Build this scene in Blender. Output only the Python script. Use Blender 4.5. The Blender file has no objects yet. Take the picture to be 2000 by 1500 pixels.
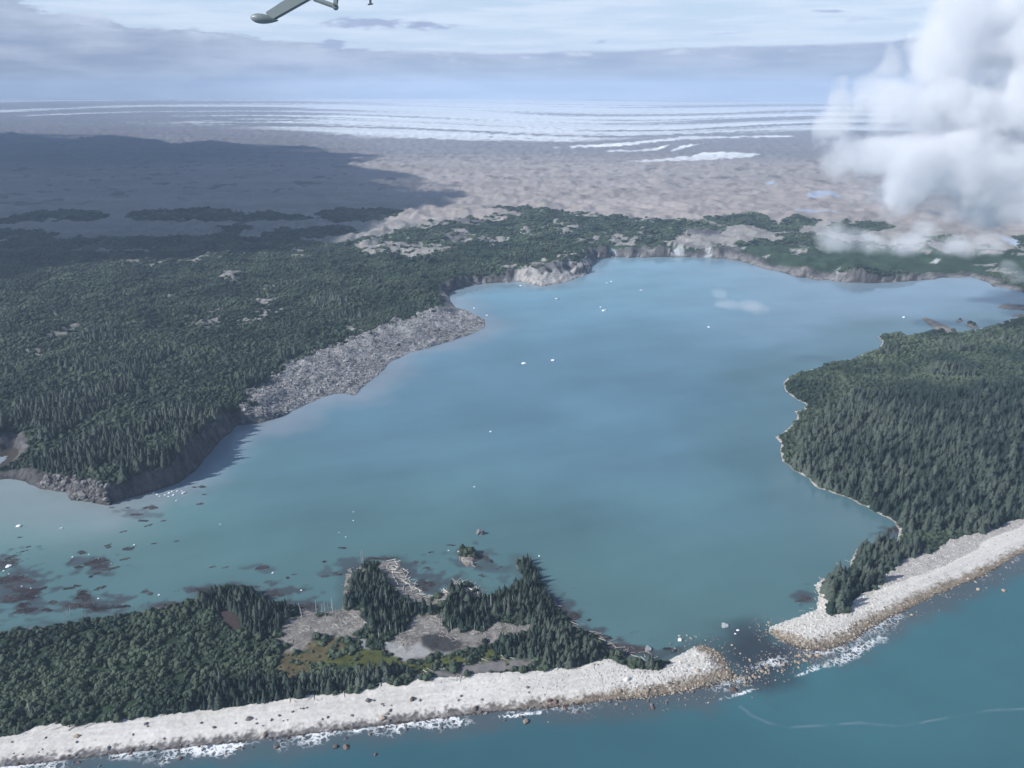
import bpy, bmesh, math, random
import numpy as np
from mathutils import Vector, Matrix, Euler
rng = np.random.default_rng(7)
random.seed(7)
R = math.radians
scn = bpy.context.scene
COL = scn.collection
F32 = np.float32

# ------------------------------------------------------------------ camera geometry
H = 400.0
FPX, CX, CY = 1500.0, 1000.0, 750.0
PITCH = R(20.8)
SP, CP = math.sin(PITCH), math.cos(PITCH)

def unproj(px, py, z=0.0):
    """ground point seen at photo pixel (px, py), at height z"""
    px = np.asarray(px, float); py = np.asarray(py, float); z = np.asarray(z, float)
    u = (px - CX) / FPX; v = (CY - py) / FPX
    dx = u; dy = CP + v * SP; dz = -SP + v * CP
    t = (z - H) / dz
    return dx * t, dy * t

def proj(x, y, z):
    x = np.asarray(x, float); y = np.asarray(y, float); z = np.asarray(z, float) - H
    f = y * CP - z * SP
    f = np.where(f < 1e-3, 1e-3, f)
    u = x / f; v = (y * SP + z * CP) / f
    return CX + u * FPX, CY - v * FPX

def row(py, z=0.0):
    return float(unproj(1000, py, z)[1])

# ------------------------------------------------------------------ noise
class Perlin:
    def __init__(s, seed):
        r = np.random.default_rng(seed)
        s.p = r.permutation(256)
        a = r.random(256) * 2 * np.pi
        s.gx = np.cos(a).astype(F32); s.gy = np.sin(a).astype(F32)
    def __call__(s, x, y):
        xi = np.floor(x); yi = np.floor(y)
        fx = (x - xi).astype(F32); fy = (y - yi).astype(F32)
        xi = xi.astype(np.int64) & 255; yi = yi.astype(np.int64) & 255
        x1 = (xi + 1) & 255; y1 = (yi + 1) & 255
        p = s.p
        a = p[(p[xi] + yi) & 255]; b = p[(p[x1] + yi) & 255]
        c = p[(p[xi] + y1) & 255]; d = p[(p[x1] + y1) & 255]
        u = fx * fx * fx * (fx * (fx * 6 - 15) + 10)
        w = fy * fy * fy * (fy * (fy * 6 - 15) + 10)
        n00 = s.gx[a] * fx + s.gy[a] * fy
        n10 = s.gx[b] * (fx - 1) + s.gy[b] * fy
        n01 = s.gx[c] * fx + s.gy[c] * (fy - 1)
        n11 = s.gx[d] * (fx - 1) + s.gy[d] * (fy - 1)
        return ((n00 * (1 - u) + n10 * u) * (1 - w) + (n01 * (1 - u) + n11 * u) * w) * 1.4
_P = {}
def fbm(x, y, seed=0, octv=4, gain=0.5):
    t = 0; a = 1.0; n = 0
    for i in range(octv):
        k = seed * 10 + i
        if k not in _P: _P[k] = Perlin(k + 100)
        f = 2.0 ** i
        t = t + a * _P[k](x * f + 17.3 * i, y * f + 5.1 * i)
        n += a; a *= gain
    return t / n * 1.5
def sst(a, b, x):
    t = np.clip((x - a) / (b - a), 0, 1)
    return t * t * (3 - 2 * t)

# ------------------------------------------------------------------ outlines
def outline(pts, z=0.0, step=12, jit=1.2, closed=True, seed=1):
    """pixel outline -> densified ground polygon"""
    r = np.random.default_rng(seed)
    out = []
    n = len(pts)
    for i in range(n if closed else n - 1):
        a = pts[i]; b = pts[(i + 1) % n]
        za = a[2] if len(a) > 2 else z; zb = b[2] if len(b) > 2 else z
        L = math.hypot(b[0] - a[0], (b[1] - a[1]) * 1.6)
        k = max(1, min(14, int(L / step)))
        for j in range(k):
            t = j / k
            jj = jit if j else jit * 0.3
            out.append((a[0] + (b[0] - a[0]) * t + r.normal() * jj, a[1] + (b[1] - a[1]) * t + r.normal() * jj * 0.6, za + (zb - za) * t))
    if not closed:
        out.append((pts[-1][0], pts[-1][1], z))
    o = np.array(out, float)
    x, y = unproj(o[:, 0], o[:, 1], o[:, 2])
    return np.stack([x, y], 1)

def pdist(poly, x, y, closed=True):
    """unsigned distance to a polyline, and inside flag"""
    P = poly.astype(F32)
    A = P if closed else P[:-1]
    B = np.roll(P, -1, 0) if closed else P[1:]
    n = len(x)
    D = np.empty(n, F32); I = np.zeros(n, bool)
    ex = B[:, 0] - A[:, 0]; ey = B[:, 1] - A[:, 1]
    l2 = np.maximum(ex * ex + ey * ey, 1e-9)
    CH = 12000
    for s in range(0, n, CH):
        X = x[s:s + CH].astype(F32)[:, None]; Y = y[s:s + CH].astype(F32)[:, None]
        wx = X - A[:, 0]; wy = Y - A[:, 1]
        t = np.clip((wx * ex + wy * ey) / l2, 0, 1)
        dx = wx - t * ex; dy = wy - t * ey
        D[s:s + CH] = np.sqrt((dx * dx + dy * dy).min(1))
        if closed:
            c = (A[:, 1] > Y) != (B[:, 1] > Y)
            xx = A[:, 0] + (Y - A[:, 1]) * ex / np.where(np.abs(ey) < 1e-9, 1e-9, ey)
            I[s:s + CH] = (c & (X < xx)).sum(1) % 2 == 1
    return D, I

def sdf(poly, x, y, margin=150.0):
    """signed distance, + inside, clamped outside the box"""
    lo = poly.min(0) - margin; hi = poly.max(0) + margin
    m = (x > lo[0]) & (x < hi[0]) & (y > lo[1]) & (y < hi[1])
    out = np.full(len(x), -margin, F32)
    if m.any():
        D, I = pdist(poly, x[m], y[m])
        out[m] = np.where(I, D, -D)
    return out

L_SHORE = [(-200, 946), (0, 936), (30, 936), (50, 940), (80, 955), (130, 961), (138, 977), (180, 981), (213, 987), (240, 976), (270, 968), (320, 953), (350, 942),
    (380, 921), (405, 890), (435, 855), (465, 830), (507, 826), (545, 815), (560, 808), (595, 791), (640, 772), (675, 768), (691, 773), (712, 753), (737, 733),
    (765, 705), (800, 688), (856, 673), (912, 656), (947, 639), (946, 624), (909, 606), (891, 601), (880, 590), (876, 574), (895, 564), (920, 558), (947, 554),
    (1017, 550), (1030, 554), (1059, 559), (1101, 552), (1129, 542), (1154, 532), (1156, 521), (1164, 506), (1200, 502), (1245, 502), (1300, 502), (1387, 503),
    (1440, 508), (1496, 525), (1545, 537), (1601, 548), (1702, 553), (1790, 548), (1825, 546), (1840, 542), (1867, 543), (1895, 541), (1930, 551), (1940, 560),
    (1986, 567), (2000, 572), (2120, 584), (2300, 588)]
_l = outline(L_SHORE, closed=False, seed=3)
P_L = np.concatenate([_l, np.array([[6000., 1400.], [40000, 2000], [40000, 40000], [-40000, 40000], [-40000, 900], [-900, 790.]])])
P_INLET = outline([(-200, 918), (-200, 892), (0, 880), (26, 872), (38, 878), (36, 890), (22, 902), (0, 914)], seed=4)

R_LAKE = [(2300, 600), (2060, 606), (2000, 614), (1960, 631), (1944, 638), (1925, 639), (1902, 646), (1881, 648), (1874, 651), (1835, 646), (1800, 651), (1772, 655), (1765, 651), (1723, 652), (1713, 658),
    (1723, 667), (1716, 681), (1685, 691), (1671, 700), (1632, 707), (1604, 716), (1548, 732), (1529, 747), (1533, 765), (1555, 781), (1573, 789), (1570, 800),
    (1550, 803), (1557, 812), (1541, 835), (1513, 854), (1524, 866), (1522, 880), (1527, 901), (1548, 919), (1580, 935), (1590, 950), (1625, 963), (1655, 972),
    (1700, 996), (1745, 1019), (1755, 1037), (1752, 1049), (1752, 1062), (1730, 1060), (1709, 1058), (1670, 1073), (1661, 1094), (1658, 1112), (1640, 1128),
    (1610, 1130), (1592, 1142), (1598, 1162), (1595, 1190), (1565, 1203), (1502, 1224), (1499, 1235)]
R_SEA = [(1517, 1250), (1545, 1262), (1568, 1270), (1610, 1274), (1670, 1252), (1694, 1233), (1730, 1212), (1775, 1191), (1835, 1161), (1910, 1131), (1955, 1107), (2000, 1080), (2300, 930)]
P_R = outline(R_LAKE + R_SEA, seed=5)

N_LAKE = [(-500, 1290), (-200, 1262), (0, 1238), (35, 1228), (140, 1217), (245, 1200), (315, 1186), (371, 1175), (413, 1147), (440, 1142), (490, 1150), (535, 1176), (565, 1182), (584, 1184), (600, 1192),
    (629, 1197), (668, 1188), (671, 1143), (675, 1122), (699, 1111), (706, 1097), (724, 1094), (752, 1096), (780, 1097), (794, 1125), (808, 1143), (822, 1159), (843, 1166), (867, 1154),
    (878, 1143), (906, 1132), (944, 1160), (959, 1163), (1005, 1144), (1022, 1129), (1005, 1101), (1008, 1090), (1029, 1089), (1047, 1106), (1057, 1139), (1080, 1165), (1089, 1178), (1100, 1199),
    (1145, 1236), (1175, 1252), (1201, 1270), (1240, 1288), (1278, 1291), (1306, 1288), (1330, 1278), (1351, 1265), (1369, 1258)]
N_SEA = [(1385, 1262), (1407, 1273), (1425, 1298), (1442, 1325), (1400, 1338), (1355, 1350), (1300, 1360), (1250, 1367), (1200, 1369), (1095, 1382), (955, 1393), (815, 1410), (700, 1423), (595, 1436), (455, 1452),
    (350, 1462), (245, 1472), (105, 1488), (0, 1500), (-300, 1540), (-700, 1600)]
P_N = outline(N_LAKE + N_SEA, seed=6)
SEA = outline(list(reversed(N_SEA))[:] + R_SEA, closed=False, seed=8, jit=0.5)
N_BEACH = [(-700, 1540), (-300, 1482), (0, 1447), (52, 1433), (98, 1418), (147, 1420), (196, 1414), (245, 1409), (297, 1404), (350, 1397), (402, 1390), (455, 1386), (507, 1377), (577, 1369), (630, 1362), (699, 1356),
    (738, 1346), (752, 1335), (775, 1345), (801, 1339), (815, 1325), (850, 1327), (920, 1322), (990, 1317), (1060, 1314), (1130, 1307), (1165, 1296), (1190, 1290), (1215, 1304), (1250, 1311), (1292, 1311), (1309, 1289),
    (1351, 1262), (1372, 1255), (1410, 1268), (1450, 1328), (1355, 1370), (1250, 1390), (1095, 1410), (815, 1440), (455, 1490), (0, 1540), (-700, 1650)]
P_NB = outline(N_BEACH, seed=9, jit=2.0, step=9)
R_BEACH = [(1490, 1232), (1500, 1222), (1565, 1201), (1590, 1192), (1597, 1164), (1590, 1142), (1612, 1128), (1606, 1146), (1622, 1168), (1612, 1196), (1622, 1208), (1655, 1202), (1661, 1187), (1676, 1169), (1706, 1154),
    (1712, 1142), (1739, 1118), (1754, 1103), (1775, 1094), (1820, 1085), (1835, 1073), (1856, 1058), (1910, 1046), (1955, 1031), (2000, 1017), (2300, 880), (2300, 970), (2000, 1110), (1700, 1260), (1600, 1300)]
P_RB = outline(R_BEACH, seed=10, jit=2.0, step=9)

ISLES = [  # outline, height, ground kind
    ([(897, 1070), (905, 1067), (922, 1075), (935, 1090), (926, 1106), (912, 1109), (901, 1098), (893, 1082)], 2.5),
    ([(1800, 622), (1806, 619), (1830, 629), (1850, 637), (1875, 650), (1850, 652), (1835, 646), (1815, 635)], 1.6),
    ([(1866, 627), (1874, 622), (1882, 627), (1874, 631)], 2.0),
    ([(1886, 632), (1895, 627), (1906, 634), (1913, 640), (1900, 641), (1888, 636)], 2.0),
    ([(1946, 600), (1960, 594), (2000, 596), (2200, 600), (2200, 606), (2000, 606), (1972, 605)], 2.0),
    ([(1972, 619), (1985, 613), (2100, 609), (2100, 613), (2030, 617)], 1.5),
    ([(928, 1043), (935, 1036), (944, 1036), (948, 1042), (940, 1047)], 0.3)]
P_ISL = [(outline(p, seed=20 + i, step=6, jit=0.5), h) for i, (p, h) in enumerate(ISLES)]

DEBRIS = [(468, 808, 6), (478, 770, 14), (520, 742, 14), (545, 712, 14), (600, 683, 14), (690, 650, 13), (760, 627, 12), (820, 611, 11), (870, 600, 10), (905, 602, 4), (952, 622), (950, 642), (912, 660), (856, 678), (800, 694),
    (765, 710), (737, 739), (692, 778), (640, 777), (595, 797), (545, 822), (507, 832)]
P_D = outline(DEBRIS, seed=12, jit=3)

CTRL = [(0, 936, 3, 18), (50, 940, 10, 12), (90, 957, 14, 12), (140, 972, 15, 14), (213, 986, 17, 6), (300, 959, 22, 6), (380, 921, 26, 8), (440, 850, 25, 10), (500, 827, 18, 22), (560, 808, 14, 70), (640, 772, 14, 100),
    (692, 772, 13, 110), (765, 705, 12, 100), (830, 680, 11, 90), (900, 658, 9, 70), (945, 632, 6, 40), (905, 605, 12, 25), (885, 590, 22, 12), (890, 567, 28, 10), (950, 553, 20, 12), (1030, 554, 24, 28), (1100, 552, 26, 35), (1150, 533, 30, 14),
    (1165, 506, 30, 12), (1250, 502, 24, 12), (1380, 503, 22, 15), (1500, 526, 16, 25), (1600, 548, 24, 22), (1700, 553, 26, 8), (1790, 548, 24, 10), (1840, 543, 4, 30), (1930, 552, 8, 12), (2000, 572, 8, 12), (2300, 588, 8, 12),
    (-200, 946, 10, 15), (20, 872, 20, 25), (-100, 888, 22, 14)]
_cx, _cy = unproj([c[0] for c in CTRL], [c[1] for c in CTRL])
CH_ = np.array([c[2] for c in CTRL], F32); CW_ = np.array([c[3] for c in CTRL], F32)

# cover patches (pixel outlines, at a typical ground height)
def poly(pts, z=12, seed=1, jit=1.0): return outline(pts, z=z, seed=seed, jit=jit, step=8)
BARE = [poly(p, 18, 40 + i) for i, p in enumerate([
    [(690, 478), (722, 466), (738, 462), (760, 468), (790, 470), (860, 474), (882, 484), (868, 492), (830, 499), (775, 494), (735, 492)],
    [(690, 488), (740, 480), (800, 492), (770, 497), (715, 494)],
    [(872, 452), (905, 446), (930, 455), (960, 462), (1000, 464), (985, 471), (930, 474), (890, 470)],
    [(770, 432), (800, 420), (850, 412), (900, 404), (945, 402), (985, 414), (990, 424), (960, 430), (900, 436), (850, 440), (800, 441)],
    [(700, 445), (740, 437), (750, 443), (710, 450)],
    [(1010, 456), (1040, 448), (1035, 456), (1012, 461)],
    [(1072, 436), (1090, 432), (1110, 452), (1120, 455), (1095, 456), (1078, 447)],
    [(1100, 415), (1150, 412), (1190, 416), (1180, 422), (1120, 420)],
    [(1172, 452), (1192, 462), (1218, 474), (1206, 478), (1180, 462)], [(1216, 475), (1250, 463), (1264, 452), (1260, 464), (1226, 479)],
    [(1130, 472), (1160, 470), (1162, 480), (1140, 484)],
    [(1100, 494), (1112, 492), (1126, 508), (1118, 510)],
    [(1095, 506), (1115, 508), (1112, 514), (1096, 512)],
    [(1330, 455), (1390, 450), (1480, 446), (1540, 452), (1520, 462), (1450, 470), (1400, 478), (1340, 482), (1290, 478)],
    [(930, 515), (960, 511), (955, 519), (928, 520)], [(980, 524), (1030, 517), (1050, 520), (1020, 526), (985, 528)],
    [(500, 575), (535, 572), (520, 585), (500, 586)], [(505, 600), (540, 592), (560, 588), (520, 612), (500, 616), (508, 606)], [(385, 600), (425, 594), (420, 604), (385, 604)], [(400, 620), (425, 612), (418, 634), (380, 632)],
    [(470, 618), (488, 616), (484, 624), (468, 624)], [(675, 628), (695, 621), (690, 631), (676, 632)],
    [(440, 540), (465, 532), (455, 552), (445, 552)],
    [(1545, 488), (1560, 480), (1566, 488), (1550, 496)]])]
WOOD = [poly(p, 22, 80 + i) for i, p in enumerate([
    [(-300, 425), (0, 420), (60, 408), (140, 404), (190, 408), (215, 416), (180, 424), (60, 428), (-300, 440)],
    [(238, 420), (262, 408), (330, 405), (400, 402), (455, 408), (540, 414), (600, 420), (640, 418), (600, 426), (500, 428), (380, 428), (300, 426)],
    [(618, 415), (640, 406), (700, 403), (775, 404), (782, 412), (760, 422), (720, 428), (660, 428), (630, 424)],
    [(-300, 460), (0, 455), (100, 462), (180, 460), (250, 456), (310, 460), (330, 470), (250, 482), (120, 484), (60, 490), (-300, 500)],
    [(350, 470), (380, 462), (420, 464), (440, 476), (470, 484), (420, 500), (330, 502), (310, 490)],
    [(420, 438), (470, 434), (500, 440), (470, 446), (440, 450)],
    [(840, 428), (905, 424), (940, 420), (1000, 408), (1060, 406), (1100, 408), (1140, 412), (1200, 420), (1280, 426), (1320, 432), (1260, 446), (1180, 452), (1160, 470), (1150, 500), (1000, 500), (880, 500), (700, 500), (600, 500), (640, 470), (760, 452)],
    [(965, 402), (975, 398), (1000, 402), (1060, 404), (1100, 410), (1000, 412)],
    [(1240, 430), (1300, 428), (1380, 432), (1420, 440), (1380, 448), (1300, 452), (1240, 446)],
    [(1380, 425), (1430, 414), (1470, 408), (1490, 416), (1530, 440), (1500, 446), (1440, 436), (1400, 436)],
    [(1530, 422), (1560, 416), (1600, 424), (1560, 448), (1540, 450), (1620, 458), (1600, 466), (1540, 462), (1510, 454)],
    [(1620, 432), (1660, 424), (1700, 430), (1740, 434), (1742, 440), (1680, 452), (1630, 448)],
    [(1435, 476), (1480, 468), (1520, 462), (1600, 462), (1700, 470), (1860, 480), (1960, 500), (2100, 510), (2300, 540), (2300, 590), (1990, 568), (1930, 550), (1890, 540), (1820, 530), (1700, 530), (1600, 524), (1550, 512), (1500, 500)],
    [(1160, 472), (1180, 450), (1260, 444), (1330, 438), (1345, 455), (1300, 478), (1230, 482), (1170, 486)],
    [(555, 442), (640, 436), (690, 440), (700, 452), (620, 462), (540, 466), (500, 456)], [(-300, 440), (40, 443), (130, 450), (60, 460), (-300, 464)], [(300, 458), (420, 452), (560, 468), (650, 472), (560, 504), (300, 508)],
    [(1810, 455), (1850, 456), (1880, 466), (1840, 470)], [(1980, 450), (2050, 455), (2040, 480), (1990, 470)]])]
PONDS = [poly(p, 12, 120 + i, 0.6) for i, p in enumerate([
    [(1540, 411), (1580, 409), (1625, 413), (1640, 417), (1585, 418), (1550, 415)], [(1575, 380), (1600, 374), (1630, 379), (1650, 388), (1615, 386), (1580, 385)],
    [(1955, 462), (1985, 466), (2000, 475), (2040, 482), (1990, 478)], [(1495, 358), (1510, 354), (1512, 359), (1500, 363)]])]
STREAK = [poly(p, 8, 130 + i, 0.5) for i, p in enumerate([
    [(1212, 319), (1260, 314), (1300, 311), (1345, 308), (1370, 300), (1410, 298), (1455, 300), (1488, 302), (1470, 308), (1420, 312), (1350, 315), (1280, 318)],
    [(1080, 289), (1180, 284), (1250, 278), (1270, 281), (1180, 289)], [(1170, 296), (1270, 293), (1308, 283), (1300, 290), (1280, 295), (1200, 298)],
    [(1308, 297), (1330, 286), (1374, 281), (1340, 290), (1320, 296)], [(1110, 287), (1220, 280), (1300, 272), (1330, 268), (1540, 266), (1550, 269), (1350, 272), (1240, 282)]])]
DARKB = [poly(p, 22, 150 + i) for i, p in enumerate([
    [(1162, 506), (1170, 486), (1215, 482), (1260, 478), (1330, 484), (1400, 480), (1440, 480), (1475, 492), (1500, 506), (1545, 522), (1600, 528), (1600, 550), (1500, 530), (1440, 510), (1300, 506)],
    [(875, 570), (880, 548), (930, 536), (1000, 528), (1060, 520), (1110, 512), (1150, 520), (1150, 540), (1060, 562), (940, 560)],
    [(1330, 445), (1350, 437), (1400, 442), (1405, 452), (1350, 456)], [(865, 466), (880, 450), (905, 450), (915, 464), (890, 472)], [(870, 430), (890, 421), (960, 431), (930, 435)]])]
ICEFACE = [poly(p, 6, 140 + i, 0.5) for i, p in enumerate([
    [(1187, 499), (1192, 491), (1202, 492), (1206, 500), (1196, 502)], [(1296, 500), (1310, 492), (1334, 490), (1338, 499), (1318, 502)], [(1374, 501), (1378, 491), (1388, 492), (1394, 500), (1384, 502)],
    [(1205, 500), (1290, 498), (1300, 503), (1205, 504)], [(1443, 493), (1456, 489), (1454, 494)], [(1815, 514), (1828, 510), (1836, 512), (1830, 516)], [(1630, 533), (1640, 530), (1640, 540), (1632, 540)]])]
MUD = [(poly(p, 2, 160 + i), k) for i, (p, k) in enumerate([
    ([(538, 1236), (560, 1208), (585, 1192), (640, 1198), (654, 1190), (717, 1192), (712, 1225), (700, 1241), (703, 1255), (668, 1251), (647, 1248), (612, 1251), (605, 1272), (563, 1276), (550, 1256)], 'flat'),
    ([(535, 1304), (542, 1283), (587, 1276), (612, 1255), (654, 1251), (690, 1258), (660, 1275), (647, 1272), (626, 1290), (615, 1307), (587, 1325), (552, 1325), (536, 1312)], 'meadow'),
    ([(745, 1265), (770, 1240), (795, 1222), (808, 1202), (850, 1200), (862, 1222), (880, 1232), (930, 1235), (960, 1222), (990, 1213), (1030, 1225), (1030, 1240), (985, 1245), (950, 1262), (910, 1270), (882, 1278), (790, 1295), (765, 1285)], 'flat'),
    ([(794, 1275), (800, 1263), (822, 1257), (830, 1264), (843, 1272), (882, 1275), (862, 1280), (815, 1283), (788, 1292), (770, 1287), (767, 1281), (746, 1266), (755, 1254), (785, 1260)], 'mud'),
    ([(701, 1234), (709, 1240), (712, 1262), (724, 1269), (740, 1276), (722, 1274), (704, 1264)], 'mud'),
    ([(821, 1245), (840, 1239), (862, 1239), (872, 1243), (890, 1248), (905, 1258), (902, 1266), (884, 1274), (845, 1273), (827, 1261)], 'pool'),
    ([(812, 1318), (850, 1311), (885, 1312), (902, 1300), (955, 1290), (1007, 1290), (1046, 1287), (1058, 1297), (1025, 1307), (955, 1315), (902, 1322), (850, 1325), (822, 1326)], 'shelf'),
    ([(690, 1270), (745, 1272), (790, 1298), (890, 1282), (960, 1272), (990, 1290), (900, 1296), (820, 1310), (760, 1310), (700, 1300), (660, 1300), (640, 1295)], 'grass'),
    ([(425, 1190), (440, 1187), (460, 1200), (472, 1215), (470, 1232), (450, 1232), (432, 1215)], 'dark'),
    ([(738, 1094), (782, 1095), (798, 1125), (812, 1143), (845, 1168), (868, 1157), (882, 1146), (903, 1134), (872, 1176), (838, 1188), (796, 1178), (764, 1152), (742, 1118)], 'flat'),
    ([(903, 1130), (946, 1158), (960, 1166), (925, 1163), (892, 1144)], 'flat'), ([(672, 1120), (702, 1106), (714, 1116), (690, 1132), (676, 1155), (668, 1150)], 'flat')])]
STANDS = [poly(p, 2, 180 + i) for i, p in enumerate([
    [(1012, 1098), (1030, 1092), (1046, 1106), (1057, 1140), (1082, 1180), (1088, 1205), (1104, 1232), (1142, 1242), (1170, 1270), (1165, 1292), (1130, 1306), (1060, 1302), (1050, 1287), (985, 1282), (955, 1272), (985, 1250), (1030, 1244),
     (1036, 1222), (1010, 1200), (975, 1208), (950, 1222), (905, 1228), (880, 1228), (870, 1210), (868, 1170), (878, 1145), (905, 1140), (945, 1164), (1000, 1150), (1022, 1130), (1014, 1106)],
    [(675, 1160), (690, 1116), (722, 1101), (736, 1112), (758, 1150), (792, 1174), (835, 1188), (842, 1198), (800, 1203), (790, 1235), (755, 1240), (715, 1225), (712, 1192), (674, 1186)],
    [(370, 1190), (410, 1152), (490, 1154), (540, 1182), (582, 1186), (540, 1238), (505, 1250), (480, 1225), (440, 1200)],
    [(340, 1395), (420, 1335), (560, 1325), (660, 1325), (740, 1310), (782, 1300), (800, 1320), (740, 1335), (600, 1362), (450, 1384)],
    [(1608, 1144), (1628, 1130), (1660, 1114), (1668, 1094), (1680, 1074), (1709, 1060), (1735, 1062), (1790, 1068), (1820, 1084), (1770, 1092), (1740, 1112), (1712, 1138), (1700, 1154), (1672, 1168), (1655, 1190), (1640, 1202), (1616, 1196), (1624, 1168)],
    [(1256, 1309), (1262, 1298), (1285, 1298), (1290, 1309)]])]

CLIFFC = np.array([.088, .086, .09]); FLOORC = np.array([.022, .040, .024]); MORA = np.array([.315, .285, .272]); ICEC = np.array([.86, .90, .92])

def fields(x, y, grid_shape=None):
    """terrain height, cover colour and plant cover at ground points"""
    x = np.asarray(x, float); y = np.asarray(y, float)
    r = np.hypot(x, y)
    n = len(x)
    gx, gy = proj(x, y, np.zeros(n))
    sL = sdf(P_L, x, y, 400.)
    sI = sdf(P_INLET, x, y, 60.)
    sL = np.minimum(sL, -sI)
    sR = sdf(P_R, x, y, 120.); sN = sdf(P_N, x, y, 120.)
    # cliff profile
    w = 0; hc = 0; ww = 0
    for i in range(len(CH_)):
        k = 1.0 / ((x - _cx[i]) ** 2 + (y - _cy[i]) ** 2 + 30.) ** 1.5
        w = w + k; hc = hc + k * CH_[i]; ww = ww + k * CW_[i]
    hc = hc / w; ww = ww / w
    nK = fbm(x / 75, y / 75, 18, 3); farc = sst(1150, 1500, r)
    hc = hc * (1 + .6 * nK * farc + .2 * nK) * (1 - .25 * farc); ww = ww * np.clip(1 + farc * (1.8 * fbm(x / 65 + 7, y / 65, 19, 3) + 1.1), .6, 4)
    sD = sdf(P_D, x, y, 80.)
    n15 = fbm(x / 16, y / 16, 1, 3); n5 = fbm(x / 5, y / 5, 2, 3)
    fd = sst(3200, 1300, r); n5 = n5 * fd
    d = sL + np.clip(sL, 0, 10) / 10 * (n15 * (5.5 + 12 * farc) + 1.0 + 2.5 * n5)
    s = np.clip(d / ww, 0, 1)
    prof = np.where(ww < 20, sst(0, 1, s) * 0.5 + 0.5 * s ** 0.7, s ** 0.75)
    amp = np.interp(r, [0, 900, 1300, 2000, 2400, 3300, 4200, 8000, 9500, 24000], [3, 7, 20, 32, 44, 40, 8, 8, 1, .6])
    wl = np.interp(r, [0, 1500, 2200, 3500, 8000, 24000], [150, 190, 300, 260, 420, 900])
    h1 = fbm(x / 200, y / 200, 3, 4)
    h2 = fbm(x / 340, y / 340, 4, 4)
    hum = np.abs(fbm(x / 250 + 3, y / 230, 5, 4)) * 1.6
    mix = sst(1700, 2400, r)
    hill = (h1 * .55 + .1) * (1 - mix) + mix * (hum * 0.9 - .25 + h2 * .3)
    hF = fbm(x / 900, y / 420, 42, 2)
    fm = sst(3100, 3900, r)
    hill = hill * (1 - fm) + hF * 1.1 * fm + sst(2600, 3400, r) * sst(9000, 7500, r) * .10 * fbm(x / 260, y / 170, 22, 2)
    far = sst(7000, 22000, r) ** 0.9 * np.interp(x / np.maximum(y, 1), [-1, -.2, .1, .5, 1], [205, 215, 195, 90, 60])
    inl = sst(0, 1, (sL - np.minimum(ww, 40) * .7) / 110.)
    zL = hc * prof + amp * hill * inl + far + n5 * .5 * np.clip(sL / 4, 0, 1)
    deb = sst(-3, 4, sD)
    zL = zL + deb * np.clip(sL / 6, 0, 1) * (np.abs(fbm(x / 9, y / 9, 6, 4)) * 2.6 + np.abs(fbm(x / 50, y / 50, 26, 2)) * 7 - 2.5)
    zL = np.maximum(zL, np.where(sL > 0, np.minimum(.4 + sL * .03, 1.5), -5))
    zR = 2.8 * sst(0, 18, sR) + 9 * sst(25, 220, sR) * (1 + .4 * h1) + n5 * .1 * sst(0, 3, sR)
    zN = 2.6 * sst(0, 18, sN) + n5 * .08 * sst(0, 3, sN) + .5 * n15 * sst(10, 30, sN)
    z = np.where(sL > 0, zL, -99.)
    z = np.where(sR > 0, np.maximum(zR, z), z); z = np.where(sN > 0, np.maximum(zN, z), z)
    smax = np.maximum(np.maximum(sL, sR), sN)
    isl = np.full(n, -50., F32)
    for p, h in P_ISL:
        q = sdf(p, x, y, 30.)
        isl = np.maximum(isl, q)
        z = np.where(q > 0, np.maximum(z, h * sst(0, 5, q) + .12), z)
    smax = np.maximum(smax, isl)
    z = np.where(smax > 0, z, np.maximum(smax * .2, -4.) - .15)

    # ---- cover colour
    col = np.empty((n, 3)); rough = np.full(n, .4)
    nA = fbm(x / 60, y / 60, 7, 4); nB = fbm(x / 9, y / 9, 8, 3); nC = fbm(x / 2.5, y / 2.5, 9, 2); nF = fbm(x / 900, y / 130, 10, 4); nB = nB * (.25 + .75 * fd); nC = nC * fd
    # moraine and ice far away
    nM = fbm(x / 900, y / 170, 11, 6, .6)
    m = MORA[None] * (1 + .16 * nM + .20 * nF + .07 * nA)[:, None]
    ket = np.maximum(sst(.48, .56, fbm(x / 170 + 9, y / 230, 12, 3)), sst(.46, .51, fbm(x / 85 + 9, y / 120, 27, 2)) * sst(-.1, .1, nM)) * sst(3000, 3600, r)
    m = m * (1 - .45 * ket)[:, None]
    grey = sst(row(330), row(296), r) * .75
    m = m * (1 - grey)[:, None] + np.array([.15, .152, .17]) * (1 + .25 * nF)[:, None] * grey[:, None]
    lr = np.log(np.maximum(r, 100) / 8000.)
    lr = lr + .20 * np.exp(-((gx - 1080) / 360) ** 2) + .06 * np.sin(gx / 170.) * np.exp(-((gx - 1300) / 400) ** 2)
    az = x / np.maximum(y, 1)
    st = fbm(az * 1.1 + 3, (lr + az * az * .25 + .06 * np.sin(az * 6 + 1)) * 15, 13, 4, .6)
    st2 = fbm(az * 1.7 + 9, (lr + az * .1) * 42, 14, 3)
    bnd = np.interp(gx, [-600, 0, 250, 450, 560, 700, 900, 1100, 1300, 1450, 1600, 2400], [238, 244, 252, 256, 262, 272, 277, 280, 272, 268, 262, 262])
    bias = np.interp(gx, [-600, 0, 300, 520, 700, 1000, 1300, 1500, 1700, 2400], [-.08, -.08, -.18, -.06, .36, .38, .15, -.02, -.14, -.25])
    bias = bias + sst(228, 205, gy) * .15 + .22 * fbm(az * 1.3 + 5, lr * 6, 24, 2)
    ice = sst(-.08, .12, 1.35 * st + .22 * st2 + bias) * sst(-1, 6, bnd - gy + 7 * fbm(az * 2.5, lr * 9, 29, 3))
    ice = ice * (.9 + .1 * st2)
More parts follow.
